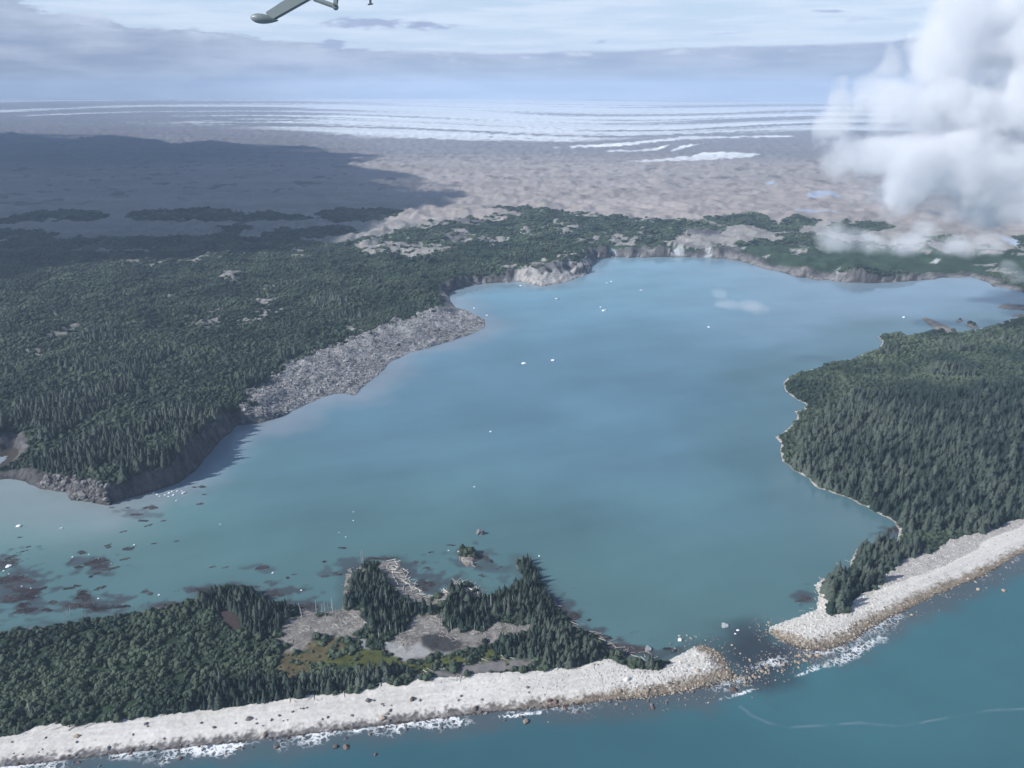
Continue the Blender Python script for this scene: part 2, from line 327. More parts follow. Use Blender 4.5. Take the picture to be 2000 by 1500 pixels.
    for p in STREAK:
        ice = np.maximum(ice, sst(-6, 10, sdf(p, x, y, 60.) + 12 * nB))
    ice = np.clip(ice, 0, 1)
    icb = np.clip(.86 + .30 * fbm(az * 1.6 + 2, lr * 30, 43, 4) - .12 * sst(228, 212, gy), .45, 1.05)  # farthest ice dimmed in its colour, standing in for cloud shade there
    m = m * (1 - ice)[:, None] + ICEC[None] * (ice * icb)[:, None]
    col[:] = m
    # vegetation on the far and left land
    wood = sst(row(452), row(500), np.maximum(r * 0 + y, 1)) * 0.6 - .1
    wood = np.where(gy > 505, .9, wood)
    for p in WOOD:
        wood = np.maximum(wood, .85 * sst(-22, 14, sdf(p, x, y, 60.) + 24 * nA))
    wood_b = wood.copy() if hasattr(wood, 'copy') else wood
    for p in BARE:
        q = sst(-14, 8, sdf(p, x, y, 60.) + 18 * nB + 10 * nA - 2)
        wood = wood * (1 - q) 
    wood = np.clip(wood, 0, 1)
    wood = np.where(wood > .5 + .18 * nA + .1 * nB, 1., 0.) * (gy > 396)
    holes = (fbm(x / 120 + 31, y / 150, 23, 4) > np.interp(r, [0, 1300, 1900, 2300, 3400], [.75, .62, .52, .36, .34])) & (r > 1250)
    wood = wood * ~holes
    bare_c = np.array([.265, .255, .245])[None] * np.interp(gx, [300, 700], [.72, 1.0])[:, None] * (1 + .55 * nB + .25 * nA + .25 * nC)[:, None]  # left side painted darker to deepen the cloud shadow lying there
    near = sst(3000, 2400, r)
    col = np.where((gy > 440)[:, None], col * (1 - near)[:, None] + bare_c * near[:, None], col)
    veg = np.zeros(n, np.int8)            # 0 none 1 conifer 2 shrub 3 low
    inL = (sL > 0)
    fl = FLOORC[None] * (1 + .4 * nA + .3 * nB)[:, None]
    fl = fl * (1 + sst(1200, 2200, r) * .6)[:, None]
    dk = np.zeros(n)
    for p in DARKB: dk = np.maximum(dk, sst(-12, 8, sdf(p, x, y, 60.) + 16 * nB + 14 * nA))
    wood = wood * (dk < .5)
    wlim = np.where(r < 1400, np.minimum(ww, 14), np.minimum(ww, 40))
    wl_ = (wood > .5) & inL & (sL > wlim * .85 + 1.5 + 2 * nB) & (sD < -1 + 3 * nB)
    col = np.where(wl_[:, None], fl, col)
    veg = np.where(wl_, 2, veg)
    spk = inL & (wood_b > .5) & ~wl_ & (sL > wlim + 4) & (sD < -6) & (fbm(x / 22, y / 22, 25, 3) > .22)
    veg = np.where(spk, 2, veg); col = np.where(spk[:, None], fl * 1.4, col)
    nT = fbm(x / 130, y / 130, 15, 3)
    veg = np.where(wl_ & (nT > np.interp(r, [700, 900, 1200, 1500, 2000], [-.3, -.08, .2, .5, .8])), 1, veg)
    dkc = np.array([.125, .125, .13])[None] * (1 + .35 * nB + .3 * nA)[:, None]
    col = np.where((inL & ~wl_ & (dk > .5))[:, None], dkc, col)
    # bluff, debris slope
    cl = inL & ~wl_ & (sL < wlim + 6) & (sD < 0) & (r < 3300) & ~spk
    strata = np.sin(z * 1.3 + nA * 3) * .12
    col = np.where(cl[:, None], CLIFFC[None] * np.clip(1 + .6 * nB + .35 * nA + .4 * nC + strata, .3, 2.2)[:, None], col)
    pale = sst(.15, .6, fbm(x / 45, y / 45, 16, 3)) * (gx > 1000)
    col = np.where(cl[:, None], col + (np.array([.30, .285, .265]) - col) * (pale * .75)[:, None], col)
    tal = sst(.75, .25, z / np.maximum(hc, 3) + .5 * nB) * sst(1350, 1600, r) * sst(-.2, .3, nA + .2)
    col = np.where(cl[:, None], col + (np.array([.27, .265, .26])[None] * (1 + .4 * nB[:, None]) - col) * (tal * .8)[:, None], col)
    tip = (inL & (gx > 1005) & (gx < 1160) & (gy > 515) & (sL < 45))
    col = np.where((tip & ~wl_)[:, None], np.array([.37, .36, .345])[None] * (1 + .45 * nB)[:, None], col)
    dcol = np.array([.28, .285, .295])[None] * np.clip(.92 + .35 * n5 + .35 * nB + .7 * nA, .25, 2)[:, None]
    brn = sst(.1, .5, fbm(x / 25, y / 25, 17, 2)) * sst(30, 0, sD)
    dcol = dcol + (np.array([.11, .085, .06]) - dcol) * (brn * .7)[:, None]
    eDb = (sD > -2) & (sD < 16) & (sL > 20) & (fbm(x / 8, y / 8, 44, 3) > .28) & inL
    veg = np.where(eDb, 2, veg)
    col = np.where(((sD + 4 * nB + 3 * n5 > 0) & inL & ~wl_)[:, None], dcol, col)
    rough = np.where((sD > 0) | cl, 1., rough)
    for p in ICEFACE:
        q = sst(-2, 4, sdf(p, x, y, 30.) + 3 * nB)
        q = q * inL
        col = col * (1 - q)[:, None] + np.array([.44, .46, .47]) * q[:, None]
    for p in PONDS:
        q = sst(-8, 5, sdf(p, x, y, 60.))
        col = col * (1 - q)[:, None] + np.array([.34, .40, .50]) * q[:, None]
    # spits
    sNB = sdf(P_NB, x, y, 60.); sRB = sdf(P_RB, x, y, 60.)
    dS = np.full(n, 200., F32)
    mm = (r < 1100) & (smax > -80) & (smax < 120)
    if mm.any(): dS[mm] = pdist(SEA, x[mm], y[mm], False)[0]
    onB = ((sNB > 0) & (sN > 0)) | ((sRB > 0) & (sR > 0))
    inNR = ((sN > 0) | (sR > 0))
    veg = np.where(inNR, 2, veg); col = np.where(inNR[:, None], fl * 1.3, col)
    pR = (sR > 0) & (sRB < 0)
    nearR = np.interp(gy, [640, 760, 800, 1050], [0, .25, 1.1, 1.6]) + np.interp(gx, [1500, 1620, 1760], [-1.2, -.4, .3]) - sst(1020, 1052, gy) * (gx < 1900) * 1.5
    veg = np.where(pR & (nearR + nT * .6 > .65), 1, veg)
    rim = pR & (sR < 3.0 + 2.5 * nB)
    col = np.where(rim[:, None], np.array([.42, .39, .35])[None] * (1 + .3 * nB)[:, None], col); veg = np.where(rim | ((sR > 0) & (sR < 4)), 0, veg)
    rimN = (sN > 0) & (sN < 3.0 + 3 * nB) & (sNB < 0)
    col = np.where(rimN[:, None], np.array([.20, .175, .16])[None] * (1 + .4 * nB)[:, None], col); veg = np.where(rimN, 0, veg)
    for p in STANDS:
        q = sdf(p, x, y, 30.) + 2 * nB
        veg = np.where(inNR & (q > 0) & ~onB, 1, veg)
    for p, k in MUD:
        q = sst(-2.5, 2.5, sdf(p, x, y, 30.) + (7.5 if k in ('flat', 'grass', 'meadow') else 2.) * nB + 1.5 * n5) * (sN > 0)
        c = dict(flat=[.205, .192, .178], meadow=[.105, .09, .05], mud=[.33, .33, .33], pool=[.05, .052, .054], shelf=[.19, .18, .18], grass=[.075, .085, .03], dark=[.06, .045, .045])[k]
        c = np.array(c)[None] * (1 + (.45 if k in ('flat', 'grass', 'meadow') else .15) * nB + .2 * nC * (k == 'flat'))[:, None]
        col = col * (1 - q)[:, None] + c * q[:, None]
        veg = np.where(q > .4, 3 if k in ('grass', 'meadow') else 0, veg)
    onB = onB & ~((sN > 0) & (sdf(MUD[6][0], x, y, 30.) > 0))
    wt = np.interp(gx, [0, 900, 1150, 1300, 1450, 1560, 1750, 1900, 2000], [6.5, 7.5, 9, 12, 14, 13, 11, 10, 7])
    bnd_ = fbm(x / 70, dS / 3.2, 28, 3)
    bc = np.array([.60, .578, .545])[None] * (1 + .08 * nA + .15 * nC + .06 * nB + .14 * bnd_)[:, None]
    brown = np.interp(gx, [0, 900, 1150, 1250], [0, .1, .8, 1.])[:, None]
    wetc = (np.array([.17, .165, .165])[None] * (1 - brown) + np.array([.235, .19, .14])[None] * brown) * (1 + .4 * nC + .35 * nB)[:, None]
    q = sst(1.25, .5, (dS + 3.5 * nB + 3 * nC) / wt)
    bc = bc * (1 - q)[:, None] + wetc * q[:, None]
    q2 = sst(.35, .1, (dS + 2 * nC) / wt)
    bc = bc * (1 - q2)[:, None] + np.array([.06, .052, .048]) * (1 + .3 * nC)[:, None] * q2[:, None]
    grV = (sRB > 0) & (dS > 26 + 5 * nA) & (gx > 1690)        # driftwood strip at the back of the right beach
    bc = np.where(grV[:, None], np.array([.37, .35, .335])[None] * (1 + .35 * nC + .25 * nB)[:, None], bc)
    col = np.where(onB[:, None], bc, col); veg = np.where(onB, 0, veg); rough = np.where(onB, .16, rough)
    ii = isl > -2
    col = np.where(ii[:, None], np.array([.21, .19, .175])[None] * (1 + .5 * nB)[:, None], col); veg = np.where(ii, np.where((isl > 2.2) & (gx < 1940) & ((gx > 1860) | ((gx < 940) & (gy < 1092))) & (isl > np.where(gx > 1800, 3.2, 2.2)) & (gx > 880), 2, 0), veg)
    und = smax < 0
    col = np.where(und[:, None], np.array([.05, .045, .04])[None], col); veg = np.where(und, 0, veg)
    col = np.clip(col, .008, .92)
    return dict(z=z, col=col, rough=rough, veg=veg, sL=sL, sN=sN, sR=sR, sD=sD, dS=dS, onB=onB, smax=smax, isl=isl, r=r, gx=gx, gy=gy, ice=ice, nA=nA, nT=nT, ww=ww, wood=wl_)

# ------------------------------------------------------------------ materials
def mat(name, build):
    m = bpy.data.materials.new(name); m.use_nodes = True
    nt = m.node_tree; nt.nodes.clear()
    out = nt.nodes.new('ShaderNodeOutputMaterial')
    build(nt, out)
    return m
def N(nt, typ, **kw):
    n = nt.nodes.new(typ)
    for k, v in kw.items():
        if k.startswith('i_'):
            key = k[2:]; key = int(key) if key.isdigit() else key.replace('_', ' ')
            n.inputs[key].default_value = v
        else: setattr(n, k, v)
    return n
def math_(nt, op, a, b=None, c=None, clamp=False):
    n = nt.nodes.new('ShaderNodeMath'); n.operation = op; n.use_clamp = clamp
    for i, v in enumerate((a, b, c)):
        if v is None: continue
        if hasattr(v, 'is_linked') or isinstance(v, bpy.types.NodeSocket): nt.links.new(v, n.inputs[i])
        else: n.inputs[i].default_value = v
    return n.outputs[0]
def mixc(nt, f, a, b, op='MIX'):
    n = nt.nodes.new('ShaderNodeMix'); n.data_type = 'RGBA'; n.blend_type = op
    for k, v in ((0, f), (6, a), (7, b)):
        if isinstance(v, bpy.types.NodeSocket): nt.links.new(v, n.inputs[k])
        else: n.inputs[k].default_value = v if k == 0 else (*v, 1) if len(v) == 3 else v
    return n.outputs[2]
def ramp(nt, f, a, b, lo=0., hi=1., smooth=True):
    n = nt.nodes.new('ShaderNodeMapRange'); n.interpolation_type = 'SMOOTHSTEP' if smooth else 'LINEAR'
    nt.links.new(f, n.inputs[0])
    for i, v in ((1, a), (2, b), (3, lo), (4, hi)): n.inputs[i].default_value = v
    return n.outputs[0]
def noise(nt, scale, detail=3, rough=.55, vec=None, dim='3D'):
    n = N(nt, 'ShaderNodeTexNoise', noise_dimensions=dim)
    n.inputs['Scale'].default_value = scale; n.inputs['Detail'].default_value = detail; n.inputs['Roughness'].default_value = rough
    if vec is not None: nt.links.new(vec, n.inputs['Vector'])
    return n.outputs['Fac']

def b_terrain(nt, out):
    lk = nt.links
    at = N(nt, 'ShaderNodeAttribute', attribute_name='cover')
    ar = N(nt, 'ShaderNodeAttribute', attribute_name='relief')
    geo = N(nt, 'ShaderNodeNewGeometry')
    n1 = noise(nt, .9, 4, .65, geo.outputs['Position']); n2 = noise(nt, .17, 3, .6, geo.outputs['Position'])
    v = math_(nt, 'ADD', ramp(nt, n1, .25, .75, -.5, .5, False), ramp(nt, n2, .3, .7, -.3, .3, False))
    k = math_(nt, 'MULTIPLY_ADD', math_(nt, 'MULTIPLY', v, ar.outputs['Fac']), .75, 1.0)
    c = N(nt, 'ShaderNodeVectorMath', operation='SCALE'); lk.new(at.outputs['Color'], c.inputs[0]); lk.new(k, c.inputs['Scale'])
    p = N(nt, 'ShaderNodeBsdfPrincipled'); p.inputs['Roughness'].default_value = .92; p.inputs['Specular IOR Level'].default_value = .15
    lk.new(c.outputs[0], p.inputs['Base Color'])
    bp = N(nt, 'ShaderNodeBump'); bp.inputs['Distance'].default_value = 1.2
    lk.new(math_(nt, 'ADD', n1, math_(nt, 'MULTIPLY', n2, 2.)), bp.inputs['Height'])
    lk.new(math_(nt, 'MULTIPLY', ar.outputs['Fac'], .8), bp.inputs['Strength'])
    lk.new(bp.outputs[0], p.inputs['Normal'])
    lk.new(p.outputs[0], out.inputs[0])
M_TER = mat('land_cover', b_terrain)

def b_water(nt, out):
    lk = nt.links
    at = N(nt, 'ShaderNodeAttribute', attribute_name='cover')
    fo = N(nt, 'ShaderNodeAttribute', attribute_name='surf')
    geo = N(nt, 'ShaderNodeNewGeometry')
    big = noise(nt, .006, 4, .55, geo.outputs['Position'])
    c = N(nt, 'ShaderNodeVectorMath', operation='SCALE'); lk.new(at.outputs['Color'], c.inputs[0])
    lk.new(ramp(nt, big, .3, .7, .9, 1.1, False), c.inputs['Scale'])
    p = N(nt, 'ShaderNodeBsdfPrincipled'); p.inputs['IOR'].default_value = 1.33
    lk.new(ramp(nt, noise(nt, .0035, 4, .6, geo.outputs['Position']), .35, .65, .03, .24), p.inputs['Roughness'])
    lk.new(c.outputs[0], p.inputs['Base Color'])
    bp = N(nt, 'ShaderNodeBump'); bp.inputs['Distance'].default_value = .3; bp.inputs['Strength'].default_value = .12
    lk.new(noise(nt, .5, 3, .6, geo.outputs['Position']), bp.inputs['Height']); lk.new(bp.outputs[0], p.inputs['Normal'])
    f = N(nt, 'ShaderNodeBsdfDiffuse'); f.inputs[0].default_value = (.78, .8, .82, 1)
    # broken lacy foam
    wv = N(nt, 'ShaderNodeTexVoronoi', feature='DISTANCE_TO_EDGE'); wv.inputs['Scale'].default_value = .22
    ds = N(nt, 'ShaderNodeVectorMath', operation='ADD')
    nz = N(nt, 'ShaderNodeTexNoise'); nz.inputs['Scale'].default_value = .3; nz.inputs['Detail'].default_value = 3
    lk.new(geo.outputs['Position'], nz.inputs['Vector'])
    sc = N(nt, 'ShaderNodeVectorMath', operation='SCALE'); sc.inputs['Scale'].default_value = 7.0; lk.new(nz.outputs['Color'], sc.inputs[0])
    lk.new(geo.outputs['Position'], ds.inputs[0]); lk.new(sc.outputs[0], ds.inputs[1]); lk.new(ds.outputs[0], wv.inputs['Vector'])
    lace = ramp(nt, wv.outputs['Distance'], .0, .30, 1., 0.)
    n2 = noise(nt, .12, 4, .65, geo.outputs['Position'])
    v = math_(nt, 'ADD', math_(nt, 'MULTIPLY', lace, .55), math_(nt, 'MULTIPLY', n2, .9))
    th = math_(nt, 'SUBTRACT', 1.45, math_(nt, 'MULTIPLY', fo.outputs['Fac'], 1.05))
    fac = N(nt, 'ShaderNodeMapRange'); lk.new(v, fac.inputs[0]); lk.new(th, fac.inputs[1]); lk.new(math_(nt, 'ADD', th, .55), fac.inputs[2])
    mx = N(nt, 'ShaderNodeMixShader'); lk.new(math_(nt, 'MULTIPLY', fac.outputs[0], ramp(nt, fo.outputs['Fac'], .0, .12)), mx.inputs[0]); lk.new(p.outputs[0], mx.inputs[1]); lk.new(f.outputs[0], mx.inputs[2])
    lk.new(mx.outputs[0], out.inputs[0])
M_WAT = mat('silty_water', b_water)

def b_leaf(c0, c1):
    def b(nt, out):
        lk = nt.links
        oi = N(nt, 'ShaderNodeObjectInfo')
        ti = N(nt, 'ShaderNodeAttribute', attribute_name='tint', attribute_type='INSTANCER')
        geo = N(nt, 'ShaderNodeNewGeometry')
        n = noise(nt, .6, 2, .5, geo.outputs['Position'])
        f = math_(nt, 'ADD', math_(nt, 'MULTIPLY', oi.outputs['Random'], .42), math_(nt, 'MULTIPLY', n, .5))
        f = math_(nt, 'ADD', f, ti.outputs['Fac'], clamp=True)
        c = mixc(nt, f, c0, c1)
        p = N(nt, 'ShaderNodeBsdfPrincipled'); p.inputs['Roughness'].default_value = .75; p.inputs['Specular IOR Level'].default_value = .2
        lk.new(c, p.inputs['Base Color']); lk.new(p.outputs[0], out.inputs[0])
    return b
M_SPR = mat('spruce_needles', b_leaf((.018, .036, .031), (.098, .122, .100)))
M_ALD = mat('alder_leaves', b_leaf((.020, .038, .030), (.088, .118, .076)))

def b_plain(c, rough=.85, var=.35, scale=.8, spec=.2, bump=.0, c2=None):
    def b(nt, out):
        lk = nt.links
        tc = N(nt, 'ShaderNodeTexCoord'); oi = N(nt, 'ShaderNodeObjectInfo')
        n = noise(nt, scale, 4, .6, tc.outputs['Object'])
        f = math_(nt, 'ADD', math_(nt, 'MULTIPLY', n, .7), math_(nt, 'MULTIPLY', oi.outputs['Random'], .5))
        a = tuple(v * (1 - var) for v in c); d = c2 or tuple(min(.95, v * (1 + var)) for v in c)
        p = N(nt, 'ShaderNodeBsdfPrincipled'); p.inputs['Roughness'].default_value = rough; p.inputs['Specular IOR Level'].default_value = spec
        lk.new(mixc(nt, ramp(nt, f, .2, .95), a, d), p.inputs['Base Color'])
        if bump:
            bp = N(nt, 'ShaderNodeBump'); bp.inputs['Distance'].default_value = bump; lk.new(n, bp.inputs['Height']); lk.new(bp.outputs[0], p.inputs['Normal'])
        lk.new(p.outputs[0], out.inputs[0])
    return b
M_BARK = mat('bark', b_plain((.09, .07, .055)))
M_DEAD = mat('weathered_wood', b_plain((.40, .385, .36), scale=2.0))
M_RUB = mat('grey_rubble', b_plain((.31, .31, .315), var=.5, scale=2.0))
M_DRIFT = mat('bleached_driftwood', b_plain((.55, .53, .49), scale=2.0))
M_BRUSH = mat('waterlogged_brush', b_plain((.055, .048, .055), var=.5, scale=.9, c2=(.088, .080, .088)))
M_STONE = mat('pale_stone', b_plain((.50, .485, .455), var=.35, c2=(.70, .685, .65)))
M_TAN = mat('tan_stone', b_plain((.25, .215, .175), var=.55, c2=(.48, .43, .36)))
M_GREYR = mat('grey_boulder', b_plain((.17, .165, .165), var=.3, bump=.3))
M_REDR = mat('red_brown_boulder', b_plain((.13, .092, .078), var=.35, bump=.3))
M_TANR = mat('tan_boulder', b_plain((.34, .28, .21), var=.3, bump=.3))
M_ICE = mat('glacier_ice', b_plain((.80, .86, .90), rough=.35, var=.12, spec=.4, bump=.3, c2=(.93, .95, .96)))
M_DICE = mat('dirty_ice', b_plain((.40, .43, .45), rough=.5, var=.5, c2=(.72, .75, .77), bump=.3))
M_PAINT = mat('grey_green_paint', b_plain((.20, .245, .26), rough=.4, var=.06, spec=.35))
M_BOLT = mat('dark_bolt', b_plain((.10, .11, .14), rough=.5, var=.1))

# ------------------------------------------------------------------ object helpers
def link(o):
    COL.objects.link(o); return o
def tag(o, label, cat, group=None, kind=None):
    o['label'] = label; o['category'] = cat
    if group: o['group'] = group
    if kind: o['kind'] = kind
    return o
def mesh_np(name, V, Fq, mats, smooth=True):
    me = bpy.data.meshes.new(name)
    V = np.asarray(V, F32); Fq = np.asarray(Fq, np.int32)
    k = Fq.shape[1]
    me.vertices.add(len(V)); me.vertices.foreach_set('co', V.ravel())
    me.loops.add(Fq.size); me.loops.foreach_set('vertex_index', Fq.ravel())
    me.polygons.add(len(Fq))
    me.polygons.foreach_set('loop_start', np.arange(0, Fq.size, k, dtype=np.int32))
    try: me.polygons.foreach_set('loop_total', np.full(len(Fq), k, np.int32))
    except Exception: pass
    me.polygons.foreach_set('use_smooth', np.full(len(Fq), smooth))
    for m in (mats if isinstance(mats, (list, tuple)) else [mats]): me.materials.append(m)
    me.update(calc_edges=True); me.validate()
    return me
def mesh_list(name, V, Fs, m, smooth=False):
    me = bpy.data.meshes.new(name); me.from_pydata([tuple(v) for v in V], [], [tuple(f) for f in Fs])
    me.materials.append(m)
    if smooth: me.polygons.foreach_set('use_smooth', [True] * len(me.polygons))
    me.update(); return me
def attr_col(me, name, c):
    a = me.attributes.new(name, 'FLOAT_COLOR', 'POINT')
    d = np.ones((len(c), 4), F32); d[:, :3] = c; a.data.foreach_set('color', d.ravel())
def attr_f(me, name, v):
    a = me.attributes.new(name, 'FLOAT', 'POINT'); a.data.foreach_set('value', np.asarray(v, F32).ravel())

# ------------------------------------------------------------------ terrain
ys = np.arange(1640, 262, -1.6)
rr = np.concatenate([[300, 330, 350], [row(v) for v in ys], np.geomspace(row(262) * 1.012, 23000, 110)])
rr = np.unique(np.round(rr, 3))
aa = np.radians(np.arange(-47, 47.01, .105))
RR, AA = np.meshgrid(rr, aa, indexing='ij')
X = (RR * np.sin(AA)).ravel(); Y = (RR * np.cos(AA)).ravel()
# rows are laid at equal depth y, not equal range: keeps cells even over the frame
Y = RR.ravel(); X = (RR * np.tan(AA)).ravel()
Fd = fields(X, Y)
nr, na = RR.shape
Z = Fd['z'].reshape(nr, na)
col = Fd['col']
# steep faces on the left land are bare bluff
dzr = np.gradient(Z, axis=0) / np.maximum(np.gradient(RR, axis=0), 1e-3)
dza = np.gradient(Z, axis=1) / np.maximum(np.gradient(X.reshape(nr, na), axis=1), 1e-3)
slope = np.hypot(dzr, dza).ravel()
bl = sst(.75, 1.1, slope) * (Fd['sL'] > 0) * (Fd['r'] < 3600) * (Fd['sD'] < 0) * (Fd['sL'] < 60)
nb = fbm(X / 7, Y / 7, 21, 3)
col = col * (1 - bl)[:, None] + (CLIFFC[None] * np.clip(1 + .7 * nb + .3 * Fd['nA'], .35, 2)[:, None]) * bl[:, None]
idx = np.arange(nr * na).reshape(nr, na)
quads = np.stack([idx[:-1, :-1], idx[:-1, 1:], idx[1:, 1:], idx[1:, :-1]], -1).reshape(-1, 4)
zq = Fd['z'][quads]
keep = zq.max(1) > -2.5
cx_ = quads[:, 0]
isB = Fd['onB'][quads].mean(1) > .5
isG = (Fd['gy'][cx_] < np.interp(Fd['gx'][cx_], [-600, 0, 300, 560, 900, 1100, 1300, 1600, 2400], [250, 255, 262, 268, 284, 288, 284, 272, 272]))
def sub_mesh(name, sel):
    q = quads[sel]
    u, inv = np.unique(q, return_inverse=True)
    V = np.stack([X[u], Y[u], Fd['z'][u]], 1)
    me = mesh_np(name, V, inv.reshape(-1, 4), M_TER)
    attr_col(me, 'cover', col[u]); attr_f(me, 'relief', (Fd['rough'] * sst(4200, 1800, Fd['r']))[u])
    return link(bpy.data.objects.new(name, me))
tag(sub_mesh('terrain', keep & ~isB & ~isG), 'wooded moraine land around the grey-blue lake, with bluffs and bare rubble', 'land', kind='structure')
tag(sub_mesh('beach', keep & isB), 'pale stone beach bar along the sea, brown and wet at the waterline', 'beach', kind='structure')
tag(sub_mesh('glacier', keep & isG), 'wide white glacier with dark debris bands below the horizon', 'glacier', kind='structure')

# ------------------------------------------------------------------ water
wy = np.concatenate([[300, 330], [row(v) for v in np.arange(1650, 470, -2.6)]])
wa = np.radians(np.arange(-49, 49.01, .17))
WY, WA = np.meshgrid(wy, wa, indexing='ij')
wx = (WY * np.tan(WA)).ravel(); wyy = WY.ravel(); nw, ma = WY.shape
gx, gy = proj(wx, wyy, np.zeros(len(wx)))
sm = np.full(len(wx), -400., F32)
sLw = sdf(P_L, wx, wyy, 300.); sNw = sdf(P_N, wx, wyy, 150.); sRw = sdf(P_R, wx, wyy, 150.)
for q in (sLw, sNw, sRw): sm = np.maximum(sm, q)
dSw = pdist(SEA, wx, wyy, False)[0]
midline = [(-700, 1560), (-300, 1480), (0, 1440), (400, 1380), (700, 1345), (1000, 1300), (1200, 1330), (1380, 1290), (1430, 1330), (1520, 1262), (1590, 1220), (1640, 1190), (1720, 1110), (1850, 1040), (2000, 990), (2400, 800)]
mx_, my_ = unproj([p[0] for p in midline], [p[1] for p in midline])
side = wyy < np.interp(wx, mx_, my_)          # True = sea
gapd = np.where(side, dSw, -dSw)
wn = fbm(wx / 140, wyy / 140, 30, 4); wn2 = fbm(wx / 30, wyy / 30, 31, 3)
T = lambda *c: np.array(c)[None]
def lerp(a, b, t): return a + (b - a) * t[:, None]
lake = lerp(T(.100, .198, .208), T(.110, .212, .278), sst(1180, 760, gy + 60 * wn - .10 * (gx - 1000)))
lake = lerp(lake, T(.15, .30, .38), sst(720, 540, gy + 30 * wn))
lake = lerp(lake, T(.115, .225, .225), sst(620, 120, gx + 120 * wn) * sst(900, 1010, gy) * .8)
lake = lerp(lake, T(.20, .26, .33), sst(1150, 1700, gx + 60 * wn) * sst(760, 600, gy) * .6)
dl = -sLw
plume = sst(75, 0, dl + 28 * wn + 12 * wn2) * np.interp(gx, [0, 250, 420, 900, 1000, 1150, 1500], [1, 1, 1, .95, .8, .6, .35])
lake = lerp(lake, T(.24, .29, .34), np.clip(plume, 0, 1) * .85)
lake = lerp(lake, T(.22, .27, .27), sst(420, 60, gx + 100 * wn) * sst(1120, 985, gy + 30 * wn) * .75)
lake = lerp(lake, T(.075, .145, .155), sst(160, 30, -np.maximum(sNw, sRw) + 20 * wn) * .6)
lake = lerp(lake, T(.055, .06, .065), sst(12, 0, -sNw + 9 * wn2) * .35)
sea = lerp(T(.052, .146, .170), T(.042, .122, .150), sst(1330, 1500, gy - (gx - 1500) * .15 + 20 * wn))
sea = lerp(sea, T(.085, .105, .12), sst(26, 3, dSw + 9 * wn2) * .9)
wc = np.where(side[:, None], sea, lake)
gp_x, gp_y = unproj(1475, 1280)
gq = sst(50, 12, np.hypot(wx - gp_x, (wyy - gp_y) * .9) + 10 * wn2)
wc = lerp(wc, T(.034, .040, .052), gq * .9)
wst = fbm(wx / 260 + wyy / 500, wyy / 60 - wx / 160, 37, 4)
wc = np.clip(wc * (1 + .06 * wn + .09 * wst)[:, None], .01, .9)
shoal = np.zeros(len(wx))
for px, py, rx, ry, am in [(20, 1150, 75, 50, 1), (175, 1102, 55, 17, .9), (60, 1190, 60, 18, .9), (190, 1180, 70, 18, 1), (330, 1183, 60, 9, .8), (430, 1152, 70, 10, .9), (530, 1160, 60, 18, 1), (600, 1180, 40, 14, .8), (690, 1105, 50, 14, .8), (790, 1108, 50, 16, .9), (840, 1140, 40, 26, .9), (930, 1095, 40, 22, .8),
    (1100, 1190, 26, 26, .9), (1150, 1240, 30, 20, 1), (1215, 1268, 50, 22, 1), (1290, 1280, 40, 14, .8), (1575, 1165, 24, 16, .9), (1740, 1040, 26, 16, .8), (275, 1005, 40, 10, .55), (510, 1110, 26, 9, .7), (640, 1118, 30, 9, .6), (960, 1118, 40, 12, .6), (1640, 1122, 22, 8, .8)]:
    q_ = 1.25 - np.hypot((gx - px) / rx, (gy - py) / ry)
    shoal = np.maximum(shoal, sst(-.05, .45, q_ * .8 + 1.1 * fbm(wx / 14, wyy / 11, 38, 4) - .12) * (q_ > -.6) * am)
wc = lerp(wc, T(.052, .050, .060), np.clip(shoal, 0, 1) * .8 * ~side)
surf = sst(17, 1, dSw + 9 * wn2) * np.clip(.95 + 1.0 * fbm(wx / 45, wyy / 45, 36, 3), .3, 1.25) * np.interp(gx, [0, 300, 1000, 1200, 1380, 1420, 1700, 1800, 2000], [.8, .85, .8, .35, .3, .75, .7, .4, .4]) * side
brk = outline([(640, 1432), (700, 1427), (800, 1412), (870, 1402), (990, 1399), (1060, 1392), (1300, 1385), (1400, 1368), (1480, 1345), (1560, 1318), (1640, 1290), (1700, 1262), (1760, 1240)], closed=False, seed=33, jit=1.5)
db = pdist(brk, wx, wyy, False)[0]
surf = np.maximum(surf, sst(3.2, .4, db) * np.interp(gx, [600, 700, 900, 1060, 1150, 1350, 1420, 1700, 1760], [.2, .95, .9, .9, .1, .3, .95, .75, 0]) * np.clip(.65 + 1.2 * wn2 + .8 * wn, 0, 1.1))
line = outline([(1445, 1380), (1465, 1396), (1500, 1412), (1540, 1421), (1580, 1418), (1680, 1412), (1760, 1418), (1850, 1402), (1930, 1388), (2010, 1384)], closed=False, seed=34, jit=1.0)
dn = pdist(line, wx, wyy, False)[0]
wc = lerp(wc, T(.30, .37, .40), sst(1.5, .1, dn + .8 * wn2) * np.clip(.20 + .7 * wn2, .03, .45) * (gx > 1440))
surf = np.maximum(surf, gq * .22)
f2x, f2y = unproj([1470, 1500, 1530], [1302, 1296, 1288]); surf = np.maximum(surf, sst(9, 1, pdist(np.stack([f2x, f2y], 1), wx, wyy, False)[0] + 3 * wn2) * .8)
f3x, f3y = unproj([1590, 1640, 1670, 1690, 1720], [1306, 1290, 1275, 1262, 1246]); surf = np.maximum(surf, sst(10, 1, pdist(np.stack([f3x, f3y], 1), wx, wyy, False)[0] + 4 * wn2) * .85)
idw = np.arange(nw * ma).reshape(nw, ma)
qw = np.stack([idw[:-1, :-1], idw[:-1, 1:], idw[1:, 1:], idw[1:, :-1]], -1).reshape(-1, 4)
vis = sm[qw].min(1) < 25
sd_ = side[qw].mean(1) > .5
